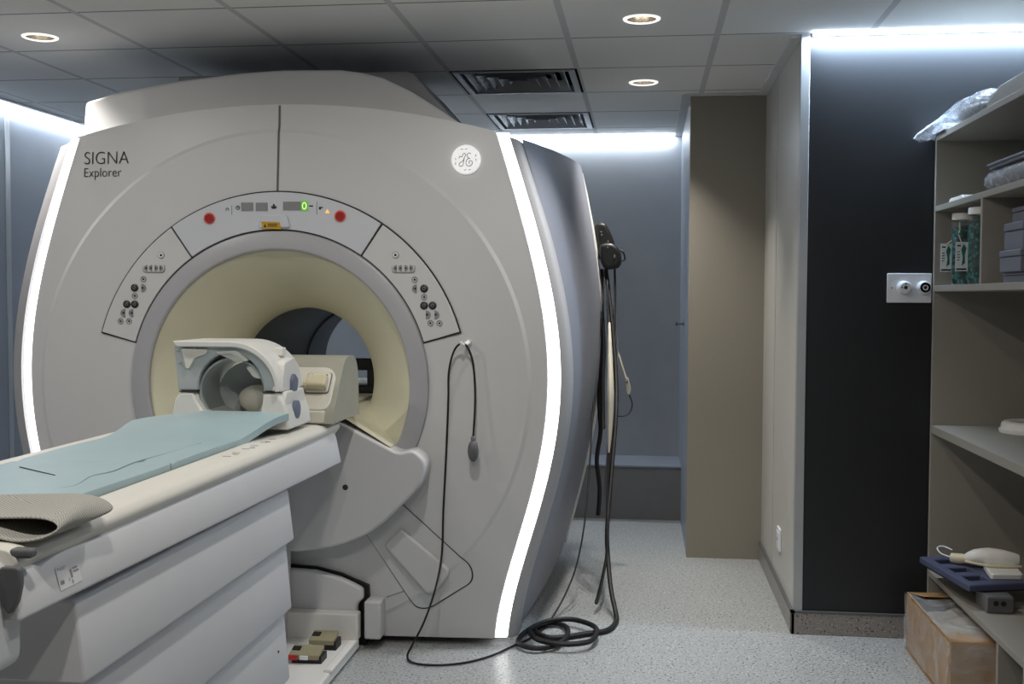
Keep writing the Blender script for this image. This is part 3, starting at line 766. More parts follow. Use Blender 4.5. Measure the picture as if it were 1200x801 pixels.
MB().box(-1.260,-1.229,3.794,3.801,.064,.081).build('pedal_red_mark', M['red'], PT, smooth=0)
MB().box(-1.219,-1.189,3.794,3.801,.066,.080).build('pedal_white_mark', M['outlet'], PT, smooth=0)

# ------------------------------------------------------------------ pad, cloth, coils
pg = []
ny, nx = 60, 16
def padrow(y, zoff, wx, lift, th):
    row = []
    for k in range(nx+1):
        u = -1 + 2*k/nx; e = (abs(u))**6
        row.append((GX+wx*u, y, .916 + th*(1-e*.25) + lift + zoff))
    return row
top = []; bot = []
for i in range(ny+1):
    y = 1.78 + (3.45-1.78)*i/ny
    t = max(0, (y-3.17)/.28); lift = .055*t*t*(3-2*t)*1.0
    w = .213; wr_ = .075*max(0, (y-3.15)/.3)**1.5; wl_ = -.03*max(0, (y-3.2)/.25)**1.5
    th = .023 + .0015*math.sin(y*9) - (.004 if abs(y-2.72) < .008 or abs(y-2.18) < .008 else 0)
    top.append([(p[0] + (wr_ if p[0] > GX else wl_)*abs(p[0]-GX)/w, p[1], p[2] - (lift*.55*max(0, (GX-p[0])/w))) for p in padrow(y, 0, w, lift, th)]); bot.append([(p[0], p[1], max(.916, p[2]-.022)) for p in top[-1]])
rows = [bot[i] for i in range(ny+1)]
b = MB()
loop = []
for i in range(ny+1):
    loop.append(top[i] + bot[i][::-1])
b.grid(loop, True)
n_ = len(loop[0]); b.f.append(tuple(range(n_))); b.f.append(tuple(ny*n_ + k for k in range(n_-1, -1, -1)))
PD = b.build('table_pad', M['pad'], smooth=60)
tag(PD, 'pale blue vinyl pad lying along the top of the patient table', 'mattress pad')
seam = MB()
for y in (2.72, 2.18):
    for s in (-1, 1):
        x = GX + .2135
    seam.box(GX+.2125, GX+.2145, y-.002, y+.002, .918, .934)
seam.build('pad_seam', M['creasem'], PD, smooth=0)
MB().tube([(-1.545,2.578,.9385),(-1.47,2.523,.939),(-1.39,2.467,.939)], .0016, n=6).build('pad_slit', M['gap'], PD)
MB().tube([(-1.276,2.12,.9375),(-1.299,2.188,.938),(-1.295,2.283,.938),(-1.272,2.342,.938),(-1.30,2.47,.938),(-1.287,2.55,.938),(-1.30,2.703,.938),(-1.286,2.88,.938),(-1.281,3.078,.938)], .0022, n=6).build('pad_crease', M['creasem'], PD)

# folded mesh strap hanging over the near end of the rail
sec = [(-.25,.966),(-.10,.973),(.06,.979),(.17,.982),(.235,.985),(.275,.983),(.300,.972),(.306,.958),(.296,.946),(.27,.941),(.235,.943),(.20,.952),(.165,.961),(.12,.963),(.05,.960),(-.05,.958)]
cl = []
for k in range(15):
    u = k/14; y = 1.875 + .235*u
    row_o = []; 
    for i, p in enumerate(sec):
        bulge = 1 + (.25+.35*(1-u))*math.exp(-((p[0]-.26)/.07)**2)
        dz = (p[1]-.962)*bulge*.6
        row_o.append((GX + .068 + p[0] + .012*math.sin(3*u+i*.4), y + .02*math.sin(i*.5), +.942 + dz + .004*math.sin(5*u + i)))
    cl.append(row_o)
c = MB(); c.grid(cl); o = c.build('mesh_strap', M['mesh'], smooth=80)
sol = o.modifiers.new('thick', 'SOLIDIFY'); sol.thickness = .006; sol.offset = 0
ss = o.modifiers.new('sub', 'SUBSURF'); ss.levels = 1; ss.render_levels = 2
tag(o, 'folded beige mesh strap draped over the near end of the table pad', 'strap')

# head coil
HC_ = thing('head_coil', 'white and grey-blue head coil with an open arch standing on the blue pad', 'head coil', (GX+.09, 3.42, .93))
x0, x1, zb, zm, zt = -1.528, -1.166, .930, 1.056, 1.216
y0c, y1c = 3.36, 3.60
lowp = [(x0-.012,.948),(x0+.005,1.03),(x0+.022,zm-.002),(-1.458,zm-.002),(-1.452,1.03),(-1.43,.995),(-1.40,.975),(-1.375,.968),(-1.26,.968),(-1.235,.985),(-1.228,1.02),(-1.225,zm-.002),(x1-.010,zm-.002),(x1+.006,1.03),(x1+.022,.985),(x1+.028,.935),(x0-.012,.935)]
MB().prism(lowp, y0c, y1c).build('lower_shell', M['white'], HC_, bevel=.008)
# upper frame: grey-blue arch with window, white outer rim
def archout(d=0):
    pts = [(x0+.012+d, zm+.002)]
    pts += [(x0-.002+d, zt-.02-d), (x0+.004+d, zt-d)]
    for k in range(13):
        t = PI/2*(1-k/12); pts.append((x1-.165+(.165-d)*math.cos(t), zm+.002+.0+(zt-zm-.002-d)*math.sin(t)))
    return pts
ao = archout()
inner = [(-1.452,zm+.002)] + [(-1.339+.114*math.cos(t), zm+.002+.125*math.sin(t)) for t in np.linspace(PI, 0, 15)][1:-1] + [(-1.224,zm+.002)]
archf = ao + inner[::-1]
MB().prism(archf, y0c+.012, y1c-.01).build('upper_frame', M['coilgrey'], HC_, bevel=.004)
rim = archout(0); rim2 = archout(.014)
rm = MB()
ra = [(p[0], y0c-.012, p[1]) for p in rim[2:]]; rb_ = [(p[0], y0c-.012, p[1]) for p in rim2[2:]]
rc_ = [(p[0], y1c+.0, p[1]) for p in rim[2:]]; rd_ = [(p[0], y1c+.0, p[1]) for p in rim2[2:]]
sc_ = lambda L, d: [(p[0], p[1], p[2]+d) for p in L]
rm.grid([rb_, sc_(ra, .004), sc_(rc_, .004), rd_, rb_])
rm.f.append((0, len(ra), 2*len(ra), 3*len(ra)))
rm.build('top_rim', M['white'], HC_, bevel=.003)
# inner cylinder liner with the window band
MB().lathe([(.113,0),(.113,.2),(.106,.2),(.106,0),(.113,0)], (-1.339,3.392,zm-.004), 'Y', 48).build('inner_liner', M['coildark'], HC_, smooth=30)
MB().lathe([(.108,0),(.06,.035),(.0,.045)], (-1.339,3.55,zm-.02), 'Y', 40).build('rear_dome', M['coilgrey'], HC_, smooth=60)
MB().blob((-1.295,3.52,1.02), .07, .045, .048, nu=24, nv=14).build('head_rest', M['boxfront'], HC_, smooth=60)
MB().prism(rounded([(-1.30,1.135),(-1.255,1.150),(-1.215,1.120),(-1.222,1.095),(-1.27,1.098)], .012), 3.40, 3.425).build('window_frame', M['white'], HC_, bevel=.005)
MB().prism(rounded([(-1.50,1.195),(-1.41,1.193),(-1.42,1.178),(-1.455,1.165),(-1.475,1.13),(-1.485,1.13)], .006), 3.362, 3.38).build('window_frame', M['rail'], HC_, bevel=.003)
MB().prism(rounded([(-1.385,1.185),(-1.315,1.190),(-1.272,1.158),(-1.315,1.152)], .008), 3.362, 3.38).build('window_frame', M['white'], HC_, bevel=.003)
MB().prism([(-1.372,1.178),(-1.335,1.180),(-1.288,1.158),(-1.315,1.156)], 3.358, 3.363).build('window', M['coildark'], HC_, smooth=0)
for (x, z) in ((-1.515,1.19),(-1.508,1.15),(-1.455,1.197),(-1.36,1.203),(-1.255,1.19),(-1.205,1.15)):
    MB().blob((x, 3.369, z), .006, .006, .004, nu=12, nv=8).build('screw', M['coildark'], HC_)
for a_, b_ in ((x0+.02, -1.45), (-1.227, x1-.02)): MB().box(a_, b_, y0c-.001, y1c+.001, zm-.002, zm+.001).build('split_line', M['gap'], HC_, smooth=0)
MB().prism(rounded([(3.45,1.048),(3.50,1.048),(3.515,1.09),(3.475,1.112),(3.45,1.095)], .012), x1-.01, x1+.012, 'X').build('side_clip', M['clip'], HC_, bevel=.004)
MB().lathe([(.030,.0),(.030,.012),(.022,.014)], (x1+.014,3.46,.992), 'X', 30, cap1=True).build('side_boss', M['clip'], HC_, smooth=40)
MB().box(x1-.06, x1-.03, 3.47, 3.51, 1.168, 1.196).build('top_catch', M['white'], HC_, bevel=.004)
MB().box(x1-.004, x1+.001, 3.40, 3.412, 1.09, 1.098).box(x1-.004, x1+.001, 3.40, 3.412, 1.076, 1.084).build('side_mark', M['ink'], HC_, smooth=0)
MB().prism(rounded([(3.36,.935),(3.375,1.04),(3.39,1.057),(3.57,1.057),(3.60,.985),(3.60,.935)], .01), x1-.015, x1+.012, 'X').build('side_shell', M['white'], HC_, bevel=.006)
MB().prism(rounded([(3.365,1.057),(3.43,1.057),(3.57,1.057),(3.56,1.115),(3.50,1.165),(3.40,1.15)], .01), x1-.03, x1+.002, 'X').build('side_cheek', M['white'], HC_, bevel=.006)

HC_.location.y += .085
# coil base unit behind the head coil
CB = thing('coil_base_unit', 'cream and grey box with a plugged-in connector standing behind the head coil', 'coil unit', (-1.33, 3.9, .935))
MB().prism(rounded([(3.73,.916),(3.742,.965),(3.872,1.118),(3.925,1.145),(4.03,1.142),(4.075,1.09),(4.09,.916)], [.004,.03,.05,.03,.04,.04,.004], 6), -1.60, -1.075, 'X').build('body', M['boxside'], CB, bevel=.018, seg=4)
class SL(MB):
    # pieces lying on the sloping front: x, v up the slope, w outwards
    def done(s):
        s.v = [(p[0], 3.742 + .647*p[2] + .762*p[1], .962 + .762*p[2] - .647*p[1]) for p in s.v]; return s
def sl(pts, w0, w1): return SL().prism(pts, w0, w1).done()
sl(rounded([(-1.585,.0),(-1.105,.0),(-1.092,.03),(-1.092,.15),(-1.12,.186),(-1.585,.186)], [.01,.02,.03,.04,.03,.05], 6), -.006, .02).build('front_face', M['boxfront'], CB, bevel=.005)
MB().box(-1.585, -1.105, 3.724, 3.75, .920, .962).build('front_foot', M['boxfront'], CB, bevel=.005)
SK = sl(rounded([(-1.195,.068),(-1.105,.068),(-1.105,.158),(-1.195,.158)], .012), -.010, .0).build('socket', M['darkgrey'], CB, bevel=.002)
sl(rounded([(-1.192,.071),(-1.108,.071),(-1.108,.155),(-1.192,.155)], .011), -.014, -.004).build('socket_face', M['boxfront'], SK, bevel=.003)
for x in (-1.177,-1.149,-1.124): SL().lathe([(.004,.002),(.004,-.001)], (x,-.014,.143), 'Y', 12, cap1=True).done().build('socket_pin', M['ink'], SK)
PG = sl(rounded([(-1.186,.076),(-1.111,.074),(-1.111,.128),(-1.186,.124)], .012), -.048, -.012).build('plug', M['cream'], CB, bevel=.008)
MB().tube([(-1.18,3.775,1.048),(-1.21,3.77,1.056),(-1.25,3.765,1.066),(-1.30,3.765,1.07),(-1.36,3.77,1.04)], [.017,.013,.011,.011,.011]).build('plug_cable', M['cream'], PG)
CB.location.z += .006
MB().box(-1.345,-1.19,4.86,4.95,.932,.962).box(-1.345,-1.19,4.86,4.95,1.035,1.085).box(-1.345,-1.305,4.86,4.95,.96,1.04).box(-1.242,-1.19,4.86,4.95,.96,1.04).build('bore_bracket', M['black'], smooth=0, bevel=.004)
tag(bpy.data.objects['bore_bracket'], 'small black open bracket standing inside the scanner bore', 'bracket')

# ------------------------------------------------------------------ squeeze bulb and cables
SQ = thing('squeeze_bulb', 'grey rubber call bulb on a thin black tube hooked on the scanner front', 'call bulb', (-.648, 4.16, .75))
MB().blob((-.648,4.16,.779), .021, .021, .042, nu=24, nv=16).lathe([(.009,.0),(.009,.018),(.006,.02)], (-.648,4.16,.815), 'Z', 16, cap1=True).build('bulb', M['darkgrey'], SQ, smooth=60)
tube = [(-.648,4.16,.83),(-.643,4.175,.967),(-.650,4.18,1.098),(-.667,4.17,1.165),(-.690,4.158,1.190),(-.723,4.17,1.163),(-.746,4.18,1.081),(-.751,4.195,.965),(-.761,4.20,.733),(-.771,4.20,.533),(-.773,4.18,.371),(-.787,4.12,.251),(-.82,4.07,.139),(-.858,4.045,.06),(-.880,4.05,.012),(-.847,3.994,.006),(-.76,3.977,.006),(-.655,4.02,.006),(-.571,4.11,.006),(-.504,4.233,.006),(-.443,4.35,.006),(-.40,4.50,.007),(-.375,4.62,.02),(-.335,4.75,.075),(-.294,4.85,.175),(-.266,4.95,.325),(-.252,5.1,.53),(-.244,5.3,.828),(-.225,5.50,1.15),(-.205,5.64,1.487),(-.20,5.70,1.56)]
MB().tube(tube, .0042, n=8).build('tube', M['cable'], SQ)

PO = thing('cable_pouch', 'black pouch strapped to the rear edge of the scanner above the hanging cables', 'pouch', (-.19, 5.7, 1.5))
MB().prism(rounded([(-.262,1.745),(-.208,1.752),(-.178,1.70),(-.152,1.63),(-.162,1.575),(-.20,1.545),(-.24,1.56)], .025), 5.66, 5.76).build('upper_pocket', M['pouch'], PO, bevel=.02, seg=4)
MB().prism(rounded([(-.232,1.64),(-.165,1.645),(-.125,1.605),(-.118,1.545),(-.135,1.515),(-.205,1.505),(-.230,1.55)], .025), 5.62, 5.72).build('lower_pocket', M['pouch'], PO, bevel=.022, seg=4)
MB().tube([(-.135,5.67,1.61),(-.112,5.67,1.595),(-.105,5.67,1.56),(-.122,5.67,1.555)], .005, n=8).build('strap_loop', M['pouch'], PO)
for (x, z, w, h) in ((-.225,1.70,.010,.006),(-.222,1.685,.008,.009),(-.19,1.65,.006,.012),(-.19,1.62,.005,.008),(-.155,1.575,.008,.016)):
    MB().box(x-w/2, x+w/2, 5.612 if z < 1.65 else 5.652, 5.625 if z < 1.65 else 5.665, z-h/2, z+h/2).build('buckle', M['metal'], PO, bevel=.001)
def cab(name, label, pts, r, m, group='cables hanging beside the scanner', dy=.0, n=8):
    o = MB().tube([(p[0], p[1]+dy, p[2]) for p in pts], r, n=n).build(name, m)
    return tag(o, label, 'cable', group)
coil = [(-.200,5.68,1.51),(-.165,5.58,1.25),(-.140,5.45,1.0),(-.134,5.3,.80),(-.150,5.12,.529),(-.162,4.98,.319),(-.154,4.9,.202),(-.137,4.78,.1),(-.115,4.68,.035),(-.109,4.60,.013),(-.141,4.473,.013),(-.214,4.417,.013),(-.346,4.343,.013),(-.411,4.38,.013),(-.434,4.47,.013),(-.38,4.537,.014),(-.312,4.486,.016),(-.299,4.35,.018),(-.337,4.225,.018),(-.415,4.180,.02),(-.478,4.23,.022),(-.467,4.35,.026),(-.394,4.499,.030),(-.291,4.537,.032),(-.199,4.454,.034),(-.181,4.354,.034),(-.206,4.243,.034),(-.302,4.199,.034),(-.403,4.24,.034),(-.45,4.34,.036)]
cab('power_cable', 'thick black cable falling to the floor and coiled beside the scanner foot', coil, .0105, M['cable'])
cab('looped_cable', 'thin black cable ending in a narrow loop just above the floor', [(-.195,5.66,1.51),(-.176,5.46,1.1),(-.158,5.28,.80),(-.166,5.10,.50),(-.161,4.92,.255),(-.174,4.86,.154),(-.193,4.80,.074),(-.202,4.76,.045),(-.193,4.765,.050),(-.176,4.83,.123),(-.16,4.90,.221),(-.158,5.0,.36)], .0052, M['cable'])
cab('strap_cable', 'flat wavy black strap hanging with its cut end above the floor', [(-.222,5.68,1.51),(-.218,5.62,1.148),(-.226,5.56,.855),(-.216,5.52,.70),(-.232,5.48,.56),(-.216,5.46,.42),(-.222,5.44,.29)], .011, M['black'])
cab('white_cable', 'thick cream cable hanging between the black ones', [(-.176,5.52,1.24),(-.166,5.38,1.06),(-.160,5.28,.92),(-.160,5.22,.76),(-.163,5.18,.64)], [.006,.013,.017,.013,.004], M['cable_w'])
w2 = cab('plug_lead', 'cream lead with a grey clip plug bent out to the right', [(-.180,5.66,1.24),(-.141,5.62,1.106),(-.110,5.60,1.01),(-.092,5.60,.95)], .006, M['cable_w'])
MB().prism(rounded([(-.098,.965),(-.082,.965),(-.066,.90),(-.076,.875),(-.090,.885)], .006), 5.588, 5.61).build('clip_plug', M['cable_w'], w2, bevel=.003)
MB().box(-.094,-.082,5.582,5.59,.935,.95).build('clip_contact', M['metal'], w2)
MB().tube([(-.078,5.60,.882),(-.060,5.59,.83),(-.075,5.58,.785),(-.105,5.56,.772),(-.14,5.53,.776)], .003, n=8).build('clip_wire', M['cable'], w2)
cab('thin_lead', 'thin grey wire hanging behind the black cables', [(-.150,5.66,1.30),(-.136,5.58,1.064),(-.158,5.44,.861),(-.174,5.34,.623),(-.188,5.28,.413)], .004, M['darkgrey'])
cab('upper_lead', 'slim black cable leaving the underside of the pouch on the right', [(-.155,5.66,1.51),(-.150,5.62,1.35),(-.152,5.56,1.2),(-.150,5.48,1.0),(-.156,5.40,.85),(-.152,5.26,.66),(-.158,5.12,.50),(-.161,4.99,.34)], .006, M['cable'])
cab('knotted_cable', 'black cable pressed against the rear edge of the scanner', [(-.236,5.68,1.51),(-.218,5.65,1.30),(-.206,5.60,1.1),(-.208,5.55,.95),(-.204,5.5,.80),(-.200,5.46,.72)], .011, M['black'])

# ------------------------------------------------------------------ wall fittings
GO = thing('gas_outlet_plate', 'white wall plate with two round gas sockets on the charcoal wall', 'wall outlet', (1.042, YD, 1.41))
MB().box(.957, 1.128, YD-.012, YD, 1.350, 1.467).build('plate', M['outlet'], GO, bevel=.003)
for k, x in enumerate((1.021, 1.096)):
    q = MB().lathe([(.028,.0),(.028,-.004),(.024,-.008),(.024,-.03),(.021,-.034),(.012,-.034)], (x,YD-.012,1.410), 'Y', 36, cap1=False).build('socket', M['outlet'], GO, smooth=35)
    MB().lathe([(.020,.0),(.020,-.001),(.011,-.001)] if k else [(.0205,-.001),(.0195,-.0018),(.008,-.0018)], (x,YD-.045,1.410), 'Y', 30).build('socket_ring', M['ink'] if k else M['outlet'], q, smooth=0)
    MB().lathe([(.011,0),(.011,-.002),(.007,-.002)], (x,YD-.045,1.410), 'Y', 24).build('socket_collar', M['outlet'], q, smooth=0)
    MB().lathe([(.0075,.0),(.0075,-.0025)], (x,YD-.044,1.410), 'Y', 20, cap1=True).build('socket_hole', M['ink'], q, smooth=0)
    if not k:
        for a in (PI/2, PI): MB().lathe([(.003,.0),(.003,-.001)], (x+.015*math.cos(a),YD-.0468,1.410+.015*math.sin(a)), 'Y', 10, cap1=True).build('socket_pin', M['ink'], q, smooth=0)
MB().lathe([(.003,.0),(.003,-.001)], (.974,YD-.012,1.409), 'Y', 12, cap1=True).build('screw', M['ink'], GO, smooth=0)
WS = thing('wall_socket', 'small white power socket low on the light side wall', 'power socket', (XW, 5.05, .24))
MB().box(XW-.010, XW, 5.0, 5.10, .235, .335).build('plate', M['outlet'], WS, bevel=.003)
MB().box(XW-.013, XW-.008, 5.015, 5.085, .25, .32).build('insert', M['outlet'], WS, bevel=.002)
for y in (5.035, 5.065): MB().lathe([(.004,.0),(.004,-.001)], (XW-.013,y,.285), 'X', 10, cap1=True).build('socket_hole', M['ink'], WS, smooth=0)
kb = MB().lathe([(.012,0),(.012,-.006),(.005,-.008),(.005,-.035),(.012,-.038),(.012,-.05)], (XC, 6.5, 1.215), 'X', 18, cap1=True).build('coat_hook', M['darkgrey'])
tag(kb, 'tiny dark hook on the narrow side of the taupe column', 'hook')

# ------------------------------------------------------------------ shelving unit
SX, SY0, SY1, SB = 1.13, 3.40, 4.555, 1.63
SU = thing('shelving_unit', 'tall open grey-beige shelving unit standing at the right against the charcoal wall', 'shelving unit', (1.38, 3.98, 0))
MB().box(SX, SB, SY1-.02, SY1, 0, 2.006).build('side_panel', M['shelf'], SU, bevel=.0015)
MB().box(SX, SB, SY0, SY0+.022, 0, 2.006).build('side_panel', M['shelf'], SU, bevel=.0015)
MB().box(SB, SB+.012, SY0, SY1, 0, 2.006).build('back_panel', M['shelf'], SU, smooth=0)
YA, YE = SY0+.022, SY1-.02
for z0, z1 in ((1.984,2.006),(1.707,1.729),(1.394,1.418),(.834,.866),(.264,.286)):
    MB().box(SX, SB, YA, YE, z0, z1).build('shelf', M['shelf'], SU, bevel=.0015)
MB().box(SX, SB, 3.92, 3.94, 1.418, 1.707).build('divider', M['shelf'], SU, bevel=.0015)
MB().box(SX, SB, 3.655, 3.675, 0, .264).build('divider', M['shelf'], SU, bevel=.0015)

# jars of ear plugs
def jar(cx, cy, r, h, label):
    z = 1.418
    t = thing('jar', label, 'jar', (cx, cy, z), 'clear jars of green ear plugs')
    MB().lathe([(0,.0),(r*.9,.0),(r,.008),(r,h-.05),(r*.9,h-.03),(r*.88,h-.02)], (cx,cy,z), 'Z', 36).build('jar_body', M['jar'], t, smooth=50)
    MB().lathe([(0,.004),(r*.88,.004),(r*.94,.012),(r*.94,h-.06),(r*.5,h-.048),(0,h-.045)], (cx,cy,z), 'Z', 30).build('ear_plugs', M['plugs'], t, smooth=50)['kind'] = 'stuff'
    MB().lathe([(r*.93,h-.026),(r*.98,h-.024),(r*.98,h-.004),(r*.93,h),(0,h)], (cx,cy,z), 'Z', 36).build('lid', M['white'], t, smooth=40)
    return t
jar(1.184, 4.105, .048, .272, 'larger clear jar of green ear plugs right beside the shelf divider')
J2 = jar(1.194, 4.36, .046, .27, 'clear jar of green ear plugs behind the other, with two printed cards hung in front')
for k, (x, y) in enumerate(((1.126, 4.43), (1.150, 4.312))):
    q = MB().box(x, x+.044 if not k else x+.044, y-.002 if k else y-.002, y, 1.470, 1.578).build('hang_card', M['outlet'], J2, smooth=0)
    MB().prism([(x+.022,1.49),(x+.034,1.50),(x+.032,1.53),(x+.038,1.555),(x+.028,1.57),(x+.020,1.55),(x+.026,1.52)], y-.0035, y-.001).build('card_picture', M['green'], q, smooth=0)
    MB().box(x+.005, x+.018, y-.003, y-.001, 1.562, 1.567).box(x+.005, x+.015, y-.003, y-.001, 1.54, 1.543).box(x+.005, x+.016, y-.003, y-.001, 1.53, 1.533).box(x+.005, x+.016, y-.003, y-.001, 1.52, 1.523).box(x+.005, x+.014, y-.003, y-.001, 1.51, 1.513).box(x+.003, x+.04, y-.003, y-.001, 1.474, 1.48).build('card_print', M['ink'], q, smooth=0)
    MB().tube([(x+.022, y, 1.575), (1.165, 4.33, 1.61), (1.172, 4.345, 1.655)], .0015, n=6).build('card_string', M['cable_w'], q)

# grey cases in the right-hand compartment
def case(x0, x1, y0, y1, z0, z1, label, lip=True):
    t = thing('plastic_case', label, 'plastic case', ((x0+x1)/2, (y0+y1)/2, z0), 'grey plastic cases in the right compartment')
    MB().box(x0, x1, y0, y1, z0, z0+(z1-z0)*.68).build('case_body', M['greybox'], t, bevel=.004)
    MB().box(x0-.002, x1+.002, y0-.002, y1+.002, z0+(z1-z0)*.7, z1).build('case_lid', M['greybox'], t, bevel=.004)
    return t
case(1.165, 1.40, 3.60, 3.80, 1.418, 1.452, 'flat grey case at the bottom of the stack right of the jars')
case(1.150, 1.38, 3.59, 3.79, 1.452, 1.522, 'wide grey case second from the bottom of the stack right of the jars')
case(1.160, 1.37, 3.60, 3.78, 1.522, 1.61, 'tall grey case third from the bottom of the stack right of the jars')
case(1.180, 1.36, 3.61, 3.77, 1.61, 1.66, 'small grey case on top of the stack right of the jars')

# upper shelf
tag(MB().prism(rounded([(4.22,1.729),(4.42,1.729),(4.42,1.738),(4.40,1.748),(4.24,1.748),(4.22,1.738)], .004), 1.15, 1.21, 'X').build('small_packet', M['white'], bevel=.003), 'small white packet lying at the far end of the upper shelf', 'packet')
WT = thing('wrapped_tube', 'grey foam roll in shiny clear plastic on the upper shelf', 'wrapped roll', (1.18, 3.72, 1.729))
MB().tube([(1.175,3.97,1.765),(1.18,3.85,1.768),(1.18,3.7,1.77),(1.19,3.5,1.772)], [.024,.03,.031,.031], n=16).build('roll', M['midgrey'], WT)
wr = []
for i in range(26):
    u = i/25; y = 4.0 - .54*u; row = []
    for j in range(20):
        t = 2*PI*j/20; r = (.034 if u > .06 else .022) + random.uniform(-.003, .004); row.append((1.18+r*math.cos(t), y + random.uniform(-.004,.004), 1.767 + r*math.sin(t)))
    wr.append(row)
MB().grid(wr, True).build('plastic_wrap', M['film2'], WT, smooth=25)
GB_ = MB().box(1.15, 1.32, 3.44, 3.93, 1.802, 1.812).box(1.145, 1.325, 3.435, 3.935, 1.812, 1.820).build('flat_case', M['greybox'], bevel=.002)
tag(GB_, 'flat dark grey slab lying on top of the plastic-wrapped roll on the upper shelf', 'slab')

# on top of the unit
BG = thing('plastic_bag', 'crumpled clear plastic bag hanging over the top far corner of the shelving unit', 'plastic bag', (1.17, 4.3, 2.006))
def wrinkle(rows_, amp):
    out = []
    for r in rows_: out.append([(p[0]+random.uniform(-amp,amp), p[1]+random.uniform(-amp,amp), p[2]+random.uniform(-amp,amp)) for p in r])
    return out
secs = [(3.98,.035,.035,1.20,2.043),(4.06,.07,.044,1.20,2.054),(4.18,.085,.048,1.20,2.060),(4.28,.085,.044,1.195,2.056),(4.38,.085,.036,1.19,2.048),(4.48,.08,.026,1.18,2.036),(4.52,.075,.018,1.15,2.024),(4.54,.07,.014,1.13,2.010),(4.55,.06,.010,1.11,1.998),(4.555,.04,.006,1.098,1.990)]
bg = [[(cx+rx*math.cos(2*PI*j/22), y, cz+rz*math.sin(2*PI*j/22)) for j in range(22)] for (y,rx,rz,cx,cz) in secs]
o = MB().grid(wrinkle(bg, .007), True)
o.f.append(tuple(range(22))); o.f.append(tuple(8*22 + k for k in range(22)))
o.build('bag_film', M['film2'], BG, smooth=12)
MB().blob((1.20,4.22,2.042), .06, .13, .03, e=.8).build('bag_content', M['midgrey'], BG)
MB().prism(rounded([(4.40,2.008),(4.58,2.010),(4.56,2.03),(4.42,2.036)], .004), 1.12, 1.19, 'X').build('white_sheet', M['outlet'], BG, bevel=.002)
BX = MB().prism([(3.50,2.006),(3.93,2.006),(3.93,2.026),(3.80,2.060),(3.50,2.060)], 1.14, 1.35, 'X').build('flat_box', M['shelf'], bevel=.003)
tag(BX, 'flat beige wedge-ended box lying on top of the shelving unit', 'box')

# white ring on the worktop shelf
o = MB().lathe([(.062,.0),(.122,.0),(.124,.006),(.124,.014),(.118,.016),(.114,.036),(.106,.042),(.072,.042),(.064,.036),(.062,.0)], (1.452,4.33,.866), 'Z', 56).build('ring_cushion', M['white'], smooth=40)
tag(o, 'round white ring with a dark hole on the wide middle shelf', 'ring')

# lower shelf: tray, device, metal box
TR = thing('foam_tray', 'dark blue foam tray with three cut-outs jutting out over the lower shelf', 'tray', (1.2, 4.2, .344))
A_, B_, C_, D_ = Vector((1.060,4.395)), Vector((1.127,3.972)), Vector((1.345,4.035)), Vector((1.315,4.465))
trp = rounded([tuple(A_), tuple(B_), tuple(C_), tuple(D_)], [.04,.08,.03,.03], 6)
def tq(u, v): p = A_*(1-u)*(1-v) + B_*u*(1-v) + C_*u*v + D_*(1-u)*v; return (p.x, p.y)
MB().prism(trp, .344, .352, 'Z').build('tray_base', M['black'], TR, bevel=.003)
def hole(u0, u1, v0, v1): return [tq(u0,v0), tq(u1,v0), tq(u1,v1), tq(u0,v1)]
# top sheet with three openings, meshed cell by cell
us = [0.0,.12,.28,.42,.58,.70,.86,1.0]; vs_ = [0.0,.14,.46,1.0]
tb = MB()
for i in range(7):
    for j in range(3):
        if j == 1 and i in (1, 3, 5): continue
        q = [tq(us[i],vs_[j]), tq(us[i+1],vs_[j]), tq(us[i+1],vs_[j+1]), tq(us[i],vs_[j+1])]
        tb.add([(p[0],p[1],.372) for p in q], [(0,1,2,3)])
for i in (1, 3, 5):
    q = [tq(us[i],vs_[1]), tq(us[i+1],vs_[1]), tq(us[i+1],vs_[2]), tq(us[i],vs_[2])]
    tb.grid([[(p[0],p[1],.372) for p in q], [(p[0],p[1],.352) for p in q]], True)
q = [tuple(A_), tuple(B_), tuple(C_), tuple(D_)]
rim_ = []
N0 = len(q)
edge = [tq(u,0) for u in us] + [tq(1,v) for v in vs_[1:]] + [tq(u,1) for u in us[::-1][1:]] + [tq(0,v) for v in vs_[::-1][1:-1]]
tb.grid([[(p[0],p[1],.372) for p in edge], [(p[0],p[1],.350) for p in edge]], True)
tb.build('tray_top', M['tray'], TR, bevel=.006)
MC = thing('metal_box', 'small grey metal socket box propping up the blue tray', 'socket box', (1.21, 3.99, .286))
MB().box(1.175, 1.265, 3.935, 4.06, .286, .344).build('case', M['metal'], MC, bevel=.003)
MB().box(1.180, 1.260, 3.931, 3.938, .291, .339).build('front_panel', M['darkgrey'], MC, smooth=0)
for x in (1.205, 1.230): MB().lathe([(.009,.0),(.009,-.002)], (x,3.931,.322), 'Y', 16, cap1=True).build('socket', M['ink'], MC, smooth=0)
DV = thing('white_handset', 'white moulded probe with a thin cable loop lying on the blue tray', 'probe', (1.28, 4.2, .372))
MB().prism(rounded([(1.225,4.06),(1.34,4.07),(1.36,4.24),(1.245,4.22)], .015), .372, .392, 'Z').build('base', M['white'], DV, bevel=.004)
MB().tube([(1.195,4.265,.398),(1.225,4.255,.406),(1.27,4.245,.41),(1.32,4.235,.408),(1.37,4.23,.402)], [.016,.030,.036,.034,.026], n=20).build('body', M['white'], DV)
MB().tube([(1.155,4.30,.392),(1.18,4.28,.394),(1.21,4.26,.398)], [.018,.020,.016], n=18).build('head', M['cream'], DV)
MB().tube([(1.15,4.30,.395),(1.125,4.33,.40),(1.12,4.37,.412),(1.14,4.37,.42),(1.165,4.33,.415)], .0025, n=8).build('cable', M['outlet'], DV)
